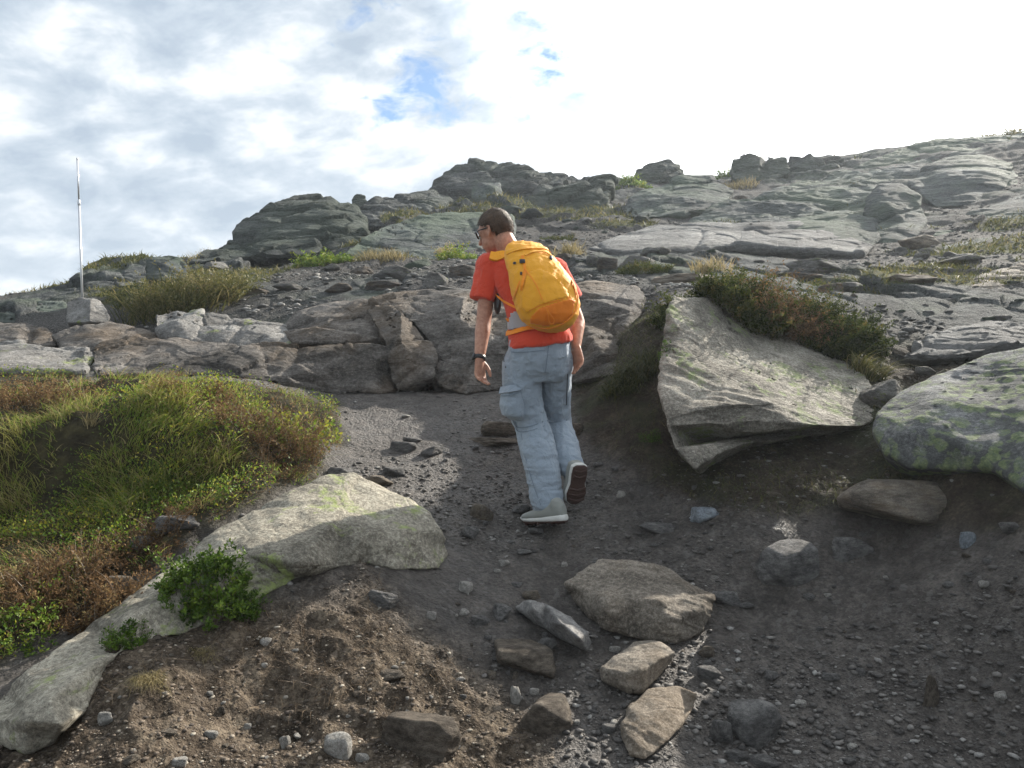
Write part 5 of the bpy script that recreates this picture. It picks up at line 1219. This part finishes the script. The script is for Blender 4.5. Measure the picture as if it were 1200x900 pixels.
# sunglasses
sg = mk('sunglasses', tube([p - ORG for p in (HC + HR * .079 + HD * -.006 - HU * .006, HC + HR * .080 + HD * .06 + HU * .002, HC + HR * .066 + HD * .092 + HU * .004)], .0030, 6), M_BLACK, man)
mk('temple_arm', tube([p - ORG for p in (HC - HR * .082 - HD * .012 - HU * .008, HC - HR * .083 + HD * .05 + HU * .002, HC - HR * .068 + HD * .094 + HU * .004)], .0034, 6), M_BLACK, sg)
for s in (-1, 1):
    c = HC + HR * s * .034 + HD * .103 - HU * .004; ax = (HR * 1.0 - HD * s * .35).normalized()
    mk('lens', (lambda vf: ([p - ORG for p in vf[0]], vf[1]))(ellipsoid(c, (ax, HD, HU), (.031, .005, .020), 10)), M_LENS, sg)
mk('bridge', tube([p - ORG for p in (HC - HR * .012 + HD * .108, HC + HR * .012 + HD * .108)], .003, 6), M_BLACK, sg)

# --- shirt
def folds(amp, f, stretch=(1, 1, .45)):
    return lambda co: fbm(co * np.array(stretch) * f + 3, 4, .5, True) * amp
HEM = [(PM(634, 404, .0), .176, .124), (PM(633, 396, .0), .170, .122), (PM(630, 375, .02), .166, .120), (PM(624, 350, .05), .178, .124), (PM(617, 328, .08), .190, .126), (PM(612, 312, .11), .186, .112), (PM(606, 303, .13), .135, .090), (PM(602, 297, .14), .088, .078)]
def hemring(c, a, bb):
    # the hem dips at the left side as in the photograph
    return c
shirt_parts = [loft([(c, (RT + UP * (.14 if i < 2 else 0)).normalized(), FW, a, bb) for i, (c, a, bb) in enumerate(HEM)], 28)]
SLL, SLR = PM(566.5, 351, .085), PM(668, 352, .18)
def sleeve(sh, end, inner):
    d = (end - sh).normalized(); f = (FW - d * FW.dot(d)).normalized(); rt = d.cross(f)
    return loft([(sh - d * .05, rt, f, .035, .045), (sh - d * .03, rt, f, .058, .066), (sh, rt, f, .072, .080), (sh.lerp(end, .5), rt, f, .070, .082), (sh.lerp(end, .92), rt, f, .071, .084), (end, rt, f, .071, .084)], 20)
shirt_parts += [sleeve(SHL, SLL, 1), sleeve(SHR, SLR, 1)]
shirt = fuse('t_shirt', shirt_parts, .0075, M_SHIRT, man, 4, folds(.013, 8, (1, 1, .55)))

# --- trousers
def legs(pts, radii, flat):
    return limb(pts, radii, 22, FW, flat, 6)
tp = [loft([(PM(632, 394, .01), RT, FW, .160, .112), (PM(632, 402, .01), RT, FW, .166, .118), (PM(632, 418, .02), RT, FW, .176, .128), (PM(632, 436, .04), RT, FW, .176, .125), (PM(630, 446, .05), RT, FW, .150, .10)], 28),
      legs([PM(611, 425, .03), PM(612, 455, .06), PM(617, 480, .09), PM(624, 500, .10), PM(631, 530, .06), PM(637, 560, .03), PM(641, 587, .01), PM(642, 595, .008)], [.098, .103, .100, .092, .096, .092, .086, .084], 1.05),
      legs([PM(652, 425, .08), PM(650, 455, .16), PM(651, 478, .24), PM(653, 495, .28), PM(659, 518, .20), PM(665, 536, .12), PM(669, 546, .09), PM(670, 549, .085)], [.092, .088, .080, .078, .080, .078, .070, .066], 1.05)]
SEAM_Z1 = PM(624, 498, .1).z - ORG.z
def trou_disp(co):
    d = fbm(co * np.array([1, 1, 1.6]) * 11 + 7, 4, .5, True) * .0065
    low = sstep(.42, .12, co[:, 2]) if False else np.clip((.50 - co[:, 2]) / .4, 0, 1)
    d += low * fbm(np.stack([co[:, 0] * 6 + co[:, 2] * 9, co[:, 1] * 5, co[:, 2] * 26], 1), 3, .45, True) * .010
    # soft vertical drapes on the thigh
    d += (1 - low) * fbm(np.stack([co[:, 0] * 16, co[:, 1] * 12, co[:, 2] * 3.5], 1), 3, .5, True) * .008
    return d
trou = fuse('trousers', tp, .0068, M_TROU, man, 4, trou_disp)
tb = bvh_of(trou)
def tr_ribbon(name, px, w, th=.003, off=.002, mat=None, parent=None): return ribbon(name, drape(px, tb, off), w, th, mat or M_TROUD, parent or trou)
tr_ribbon('pocket_flap', [(599, 409), (612, 409.5), (624, 408), (638, 407)], .030, .004, .003, M_TROU)
tr_ribbon('flap_edge', [(600, 412.5), (618, 412.5), (638, 410)], .004, .003, .006)
tr_ribbon('back_pocket_flap', [(650, 396), (660, 397), (668, 400)], .022, .004, .003, M_TROU)
tr_ribbon('side_pocket_edge', [(592, 410), (590.5, 420), (593, 431)], .008, .003, .001, M_BLACK)
tr_ribbon('centre_seam', [(643, 404), (641, 420), (639, 436), (636, 450)], .004, .002, .001)
tr_ribbon('knee_seam', [(597, 494), (606, 500), (620, 500), (636, 494)], .007, .003, .002)
tr_ribbon('knee_seam', [(598, 500), (607, 505), (621, 505), (638, 499)], .004, .003, .002)
tr_ribbon('knee_seam', [(641, 493), (652, 494), (664, 492)], .006, .003, .002)
tr_ribbon('leg_seam', [(611, 508), (617, 540), (626, 570), (634, 592)], .0035, .002, .001)
tr_ribbon('drawcord', [(664.5, 438), (664, 452), (663.5, 474)], .004, .003, .004, M_BLACK)
# cargo pocket standing off the left thigh
cp = PM(599, 471, .03)
pk = fuse('cargo_pocket', [loft([(PM(603, 450, .02), RT, FW, .044, .065), (PM(601, 458, .02), RT, FW, .060, .085), (PM(600, 474, .03), RT, FW, .066, .095), (PM(602, 486, .04), RT, FW, .062, .086), (PM(608, 492, .05), RT, FW, .036, .05)], 20, 2.4)], .006, M_TROU, trou, 6, folds(.004, 14))
pb = bvh_of(pk)
ribbon('cargo_flap', drape([(588, 458), (597, 457), (606, 455), (614, 451)], pb, .009), .040, .008, M_TROU, pk)
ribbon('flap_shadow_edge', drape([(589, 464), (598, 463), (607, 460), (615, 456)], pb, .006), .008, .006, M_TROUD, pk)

# --- shoes
def shoe(heel, toe, upv, label, wk=1.0):
    d = (toe - heel).normalized(); L = (toe - heel).length; u = (upv - d * upv.dot(d)).normalized(); s = d.cross(u) * wk
    a = lambda t, h: heel + d * (L * t) + u * h
    up_ = [(a(-.01, .050), s, u, .022, .035), (a(.04, .056), s, u, .034, .050), (a(.2, .055), s, u, .039, .052), (a(.38, .048), s, u, .041, .044), (a(.58, .038), s, u, .047, .034), (a(.78, .032), s, u, .050, .026), (a(.93, .028), s, u, .041, .019), (a(1.0, .025), s, u, .022, .012)]
    sh = fuse('shoe', [loft(up_, 18), limb([a(.17, .06), a(.15, .085)], [.040, .041], 14, d)], .005, M_SHOE, man, 3)
    sl = [(a(-.04, .014), s, u, .018, .014), (a(.02, .016), s, u, .036, .020), (a(.2, .014), s, u, .040, .019), (a(.45, .012), s, u, .039, .016), (a(.7, .012), s, u, .050, .014), (a(.9, .014), s, u, .042, .013), (a(1.03, .020), s, u, .018, .010)]
    fuse('midsole', [loft(sl, 18, 3.2)], .004, M_SOLEW, sh, 1)
    ol = [(a(-.02, -.002), s, u, .020, .006), (a(.03, -.003), s, u, .033, .008), (a(.2, -.004), s, u, .037, .008), (a(.45, -.002), s, u, .034, .007), (a(.7, -.004), s, u, .046, .008), (a(.9, -.001), s, u, .038, .007), (a(1.0, .004), s, u, .016, .006)]
    fuse('outsole', [loft(ol, 18, 3.2)], .004, M_SOLER, sh, 0)
    for t_ in (.10, .24, .56, .70, .84):
        hw = .030 if t_ < .4 else .040
        mk('tread_bar', (lambda vf: ([p - ORG for p in vf[0]], vf[1]))(loft([(a(t_, -.013) - s * hw * .9, d, u, .007, .006), (a(t_ + .05, -.013), d, u, .007, .006), (a(t_, -.013) + s * hw * .9, d, u, .007, .006)], 8, 4)), M_SOLER, sh)
    return sh
shoe(PM(662, 610, -.14), PM(614, 611, .07), Vector((.03, 0, 1)), 'l')
shoe(PM(680, 546, -.04), PM(673, 591, .02), Vector((-.30, .88, .25)), 'r', 1.3)

# --- watch
wd = (WRL - ELL).normalized(); wc = WRL - wd * .004; f = (FW - wd * FW.dot(wd)).normalized(); rt = wd.cross(f)
ww = mk('watch', (lambda vf: ([p - ORG for p in vf[0]], vf[1]))(loft([(wc - wd * .011, rt, f, .031, .031), (wc - wd * .010, rt, f, .034, .034), (wc + wd * .010, rt, f, .034, .034), (wc + wd * .011, rt, f, .031, .031)], 20)), M_BLACK, man)
mk('watch_case', (lambda vf: ([p - ORG for p in vf[0]], vf[1]))(ellipsoid(wc + (rt if rt.x < 0 else -rt) * .034, (wd, f, rt), (.021, .021, .009), 10)), M_BLACK, ww)

# ------------------------------------------------------------------ the backpack (worn, a thing of its own)
PR = Vector((math.cos(R(8)), math.sin(R(8)), 0)); PF = Vector((-math.sin(R(8)), math.cos(R(8)), 0))
# (row, left edge, right edge, front offset)
prof = [(388, 631, 652, -.185, .045), (384, 621, 662, -.195, .075), (377, 611, 671, -.205, .098), (366, 606, 677, -.21, .118), (352, 602, 679, -.205, .126), (338, 598, 676, -.19, .124), (324, 595, 670, -.17, .115), (310, 592, 661, -.145, .100), (299, 591, 650, -.12, .080), (290, 593, 641, -.095, .058), (284.5, 600, 634, -.075, .034)]
rings = []
for row, xl, xr, dy, dp in prof:
    c = PM((xl + xr) / 2, row, dy + .045); a = (xr - xl) / 2 * YM * .965 / FPX
    rings.append((c, (PR + UP * -.10).normalized(), PF, a, dp))
bpk_o = PM(640, 380, -.12); 
pack = link('backpack', None, loc=ORG, label='yellow-orange daypack worn on the back of the walking man', cat='backpack')
def pack_disp(co):
    d = fbm(co * np.array([1, 1, .8]) * 10 + 30, 4, .5, True) * .007
    return d + fbm(np.stack([co[:, 0] * 9 + co[:, 2] * 9, co[:, 1] * 9, co[:, 2] * 9 - co[:, 0] * 20], 1), 3, .5, True) * .004
bag = fuse('main_bag', [loft(rings, 26, 2.35)], .0065, M_PACK, pack, 4, pack_disp)
bb_ = bvh_of(bag)
def br(name, px, w, th=.003, off=.003, mat=None, parent=None): return ribbon(name, drape(px, bb_, off), w, th, mat or M_WEB, parent or pack)
# lower panel in deeper orange
def panel(name, poly, b, off, th, mat, parent, step=3.0):
    xs = [p[0] for p in poly]; ys = [p[1] for p in poly]; Vf, idx = [], {}
    X = np.arange(min(xs), max(xs) + step, step); Y_ = np.arange(min(ys), max(ys) + step, step); F_ = []
    gx_, gy_ = np.meshgrid(X, Y_); msk = poly_mask(gx_.reshape(-1), gy_.reshape(-1), poly, .01).reshape(gx_.shape) > .5
    for i in range(len(Y_)):
        for j in range(len(X)):
            if msk[i, j]:
                d = at(X[j], Y_[i], 1).normalized(); h = b.ray_cast(Vector((0, 0, 0)), d, 20)
                if h[0] is None: msk[i, j] = False; continue
                n = h[1] if h[1].dot(d) < 0 else -h[1]
                idx[i, j] = len(Vf); Vf.append(h[0] + n * off - ORG)
    for i in range(len(Y_) - 1):
        for j in range(len(X) - 1):
            if all((i + a, j + c) in idx for a in (0, 1) for c in (0, 1)): F_.append((idx[i, j], idx[i + 1, j], idx[i + 1, j + 1], idx[i, j + 1]))
    m = bpy.data.meshes.new(name); m.from_pydata([tuple(v) for v in Vf], [], F_); m.update()
    bm = bmesh.new(); bm.from_mesh(m); bmesh.ops.solidify(bm, geom=bm.faces[:], thickness=th); bm.to_mesh(m); bm.free()
    m.polygons.foreach_set('use_smooth', np.ones(len(m.polygons), bool)); m.update(); m.materials.append(mat); return link(name, m, parent)
panel('lower_panel', [(633, 360), (650, 354), (670, 349), (675, 352), (671, 370), (660, 379), (640, 383), (620, 379), (622, 370)], bb_, .002, .003, M_PACKO, pack, 1.5)
panel('stretch_pocket', [(617, 320), (632, 314), (650, 322), (664, 338), (668, 348), (650, 353), (632, 359), (618, 368), (609, 360), (611, 340)], bb_, .003, .004, M_PACK, pack, 1.5)
br('compression_strap', [(612, 300), (615, 318), (611, 340), (604, 362)], .014)
br('compression_strap', [(615, 316), (628, 334), (636, 352)], .005, .002, .007)
br('compression_strap', [(615, 316), (606, 340), (602, 352)], .008, .002, .006)
br('edge_piping', [(634, 290), (650, 299), (662, 316), (672, 336), (677, 352), (672, 368), (660, 379), (640, 385), (620, 380)], .009, .005, .002)
br('side_strap', [(646, 296), (659, 312), (670, 330), (675, 346)], .020, .004, .005)
br('panel_seam', [(620, 364), (636, 357), (652, 353), (668, 349)], .003, .002, .004, M_PACKO)
br('top_fold', [(594, 297), (606, 293), (622, 291), (640, 292), (650, 297)], .020, .006, .004, M_PACK)
br('top_fold', [(615, 300), (624, 296), (638, 296), (648, 302)], .010, .005, .006, M_PACK)
# buckles, zipper pull, loop
def block(name, px, py, sx, sz, mat, b=bb_, off=.008, th=.010, parent=None, ang=0):
    (p, n), = drape([(px, py)], b, off); s = n.cross(UP).normalized(); u = s.cross(n).normalized()
    s, u = s * math.cos(ang) + u * math.sin(ang), u * math.cos(ang) - s * math.sin(ang)
    return mk(name, (lambda vf: ([q - ORG for q in vf[0]], vf[1]))(loft([(p - u * sz / 2, s, n, sx * .4, th * .35), (p - u * sz * .4, s, n, sx / 2, th / 2), (p + u * sz * .4, s, n, sx / 2, th / 2), (p + u * sz / 2, s, n, sx * .4, th * .35)], 12, 4)), mat, parent or pack)
block('buckle', 612, 307, .030, .022, M_BLACK)
block('buckle', 604, 309, .016, .012, M_BLACK)
block('toggle', 611, 321, .010, .016, M_BLACK)
block('side_buckle', 645, 303, .016, .030, M_BLACK, ang=.5)
lp = drape([(641, 360), (644, 367), (649, 374), (648, 378), (644, 377), (642, 368), (640, 360)], bb_, .010)
ribbon('pull_loop', lp, .006, .004, M_WEB, pack, sub=5)
# shoulder straps and hip belt lie on the shirt
sbv = bvh_of(shirt)
def sh_r(name, px, w, th, mat, off=.006): return ribbon(name, drape(px, sbv, off), w, th, mat, pack)
sh_r('shoulder_strap', [(574, 294.5), (582, 296), (592, 300), (602, 306)], .060, .012, M_PACK, .009)
sh_r('load_strap', [(585, 290), (594, 293), (604, 295)], .016, .004, M_WEB, .012)
sh_r('side_webbing', [(580, 345), (590, 352), (600, 358), (608, 362)], .012, .003, M_WEB, .006)
sh_r('lower_webbing', [(596, 375), (610, 372), (622, 374)], .010, .003, M_WEB, .010)
panel('mesh_back_panel', [(600, 366), (612, 364), (626, 375), (620, 384), (594, 388), (596, 380)], sbv, .012, .006, M_MESHG, pack, 1.5)
sh_r('hip_belt', [(592, 391), (604, 389), (618, 385), (634, 383)], .024, .006, M_WEB, .010)
sh_r('belt_edge', [(595, 372), (592, 382), (592, 391)], .010, .005, M_WEB, .010)
side_v = ellipsoid(PM(583, 356, .05), (RT, FW, UP), (.018, .05, .058), 12)
mk('side_padding', (lambda vf: ([q - ORG for q in vf[0]], vf[1]))(side_v), M_BLACK, pack)
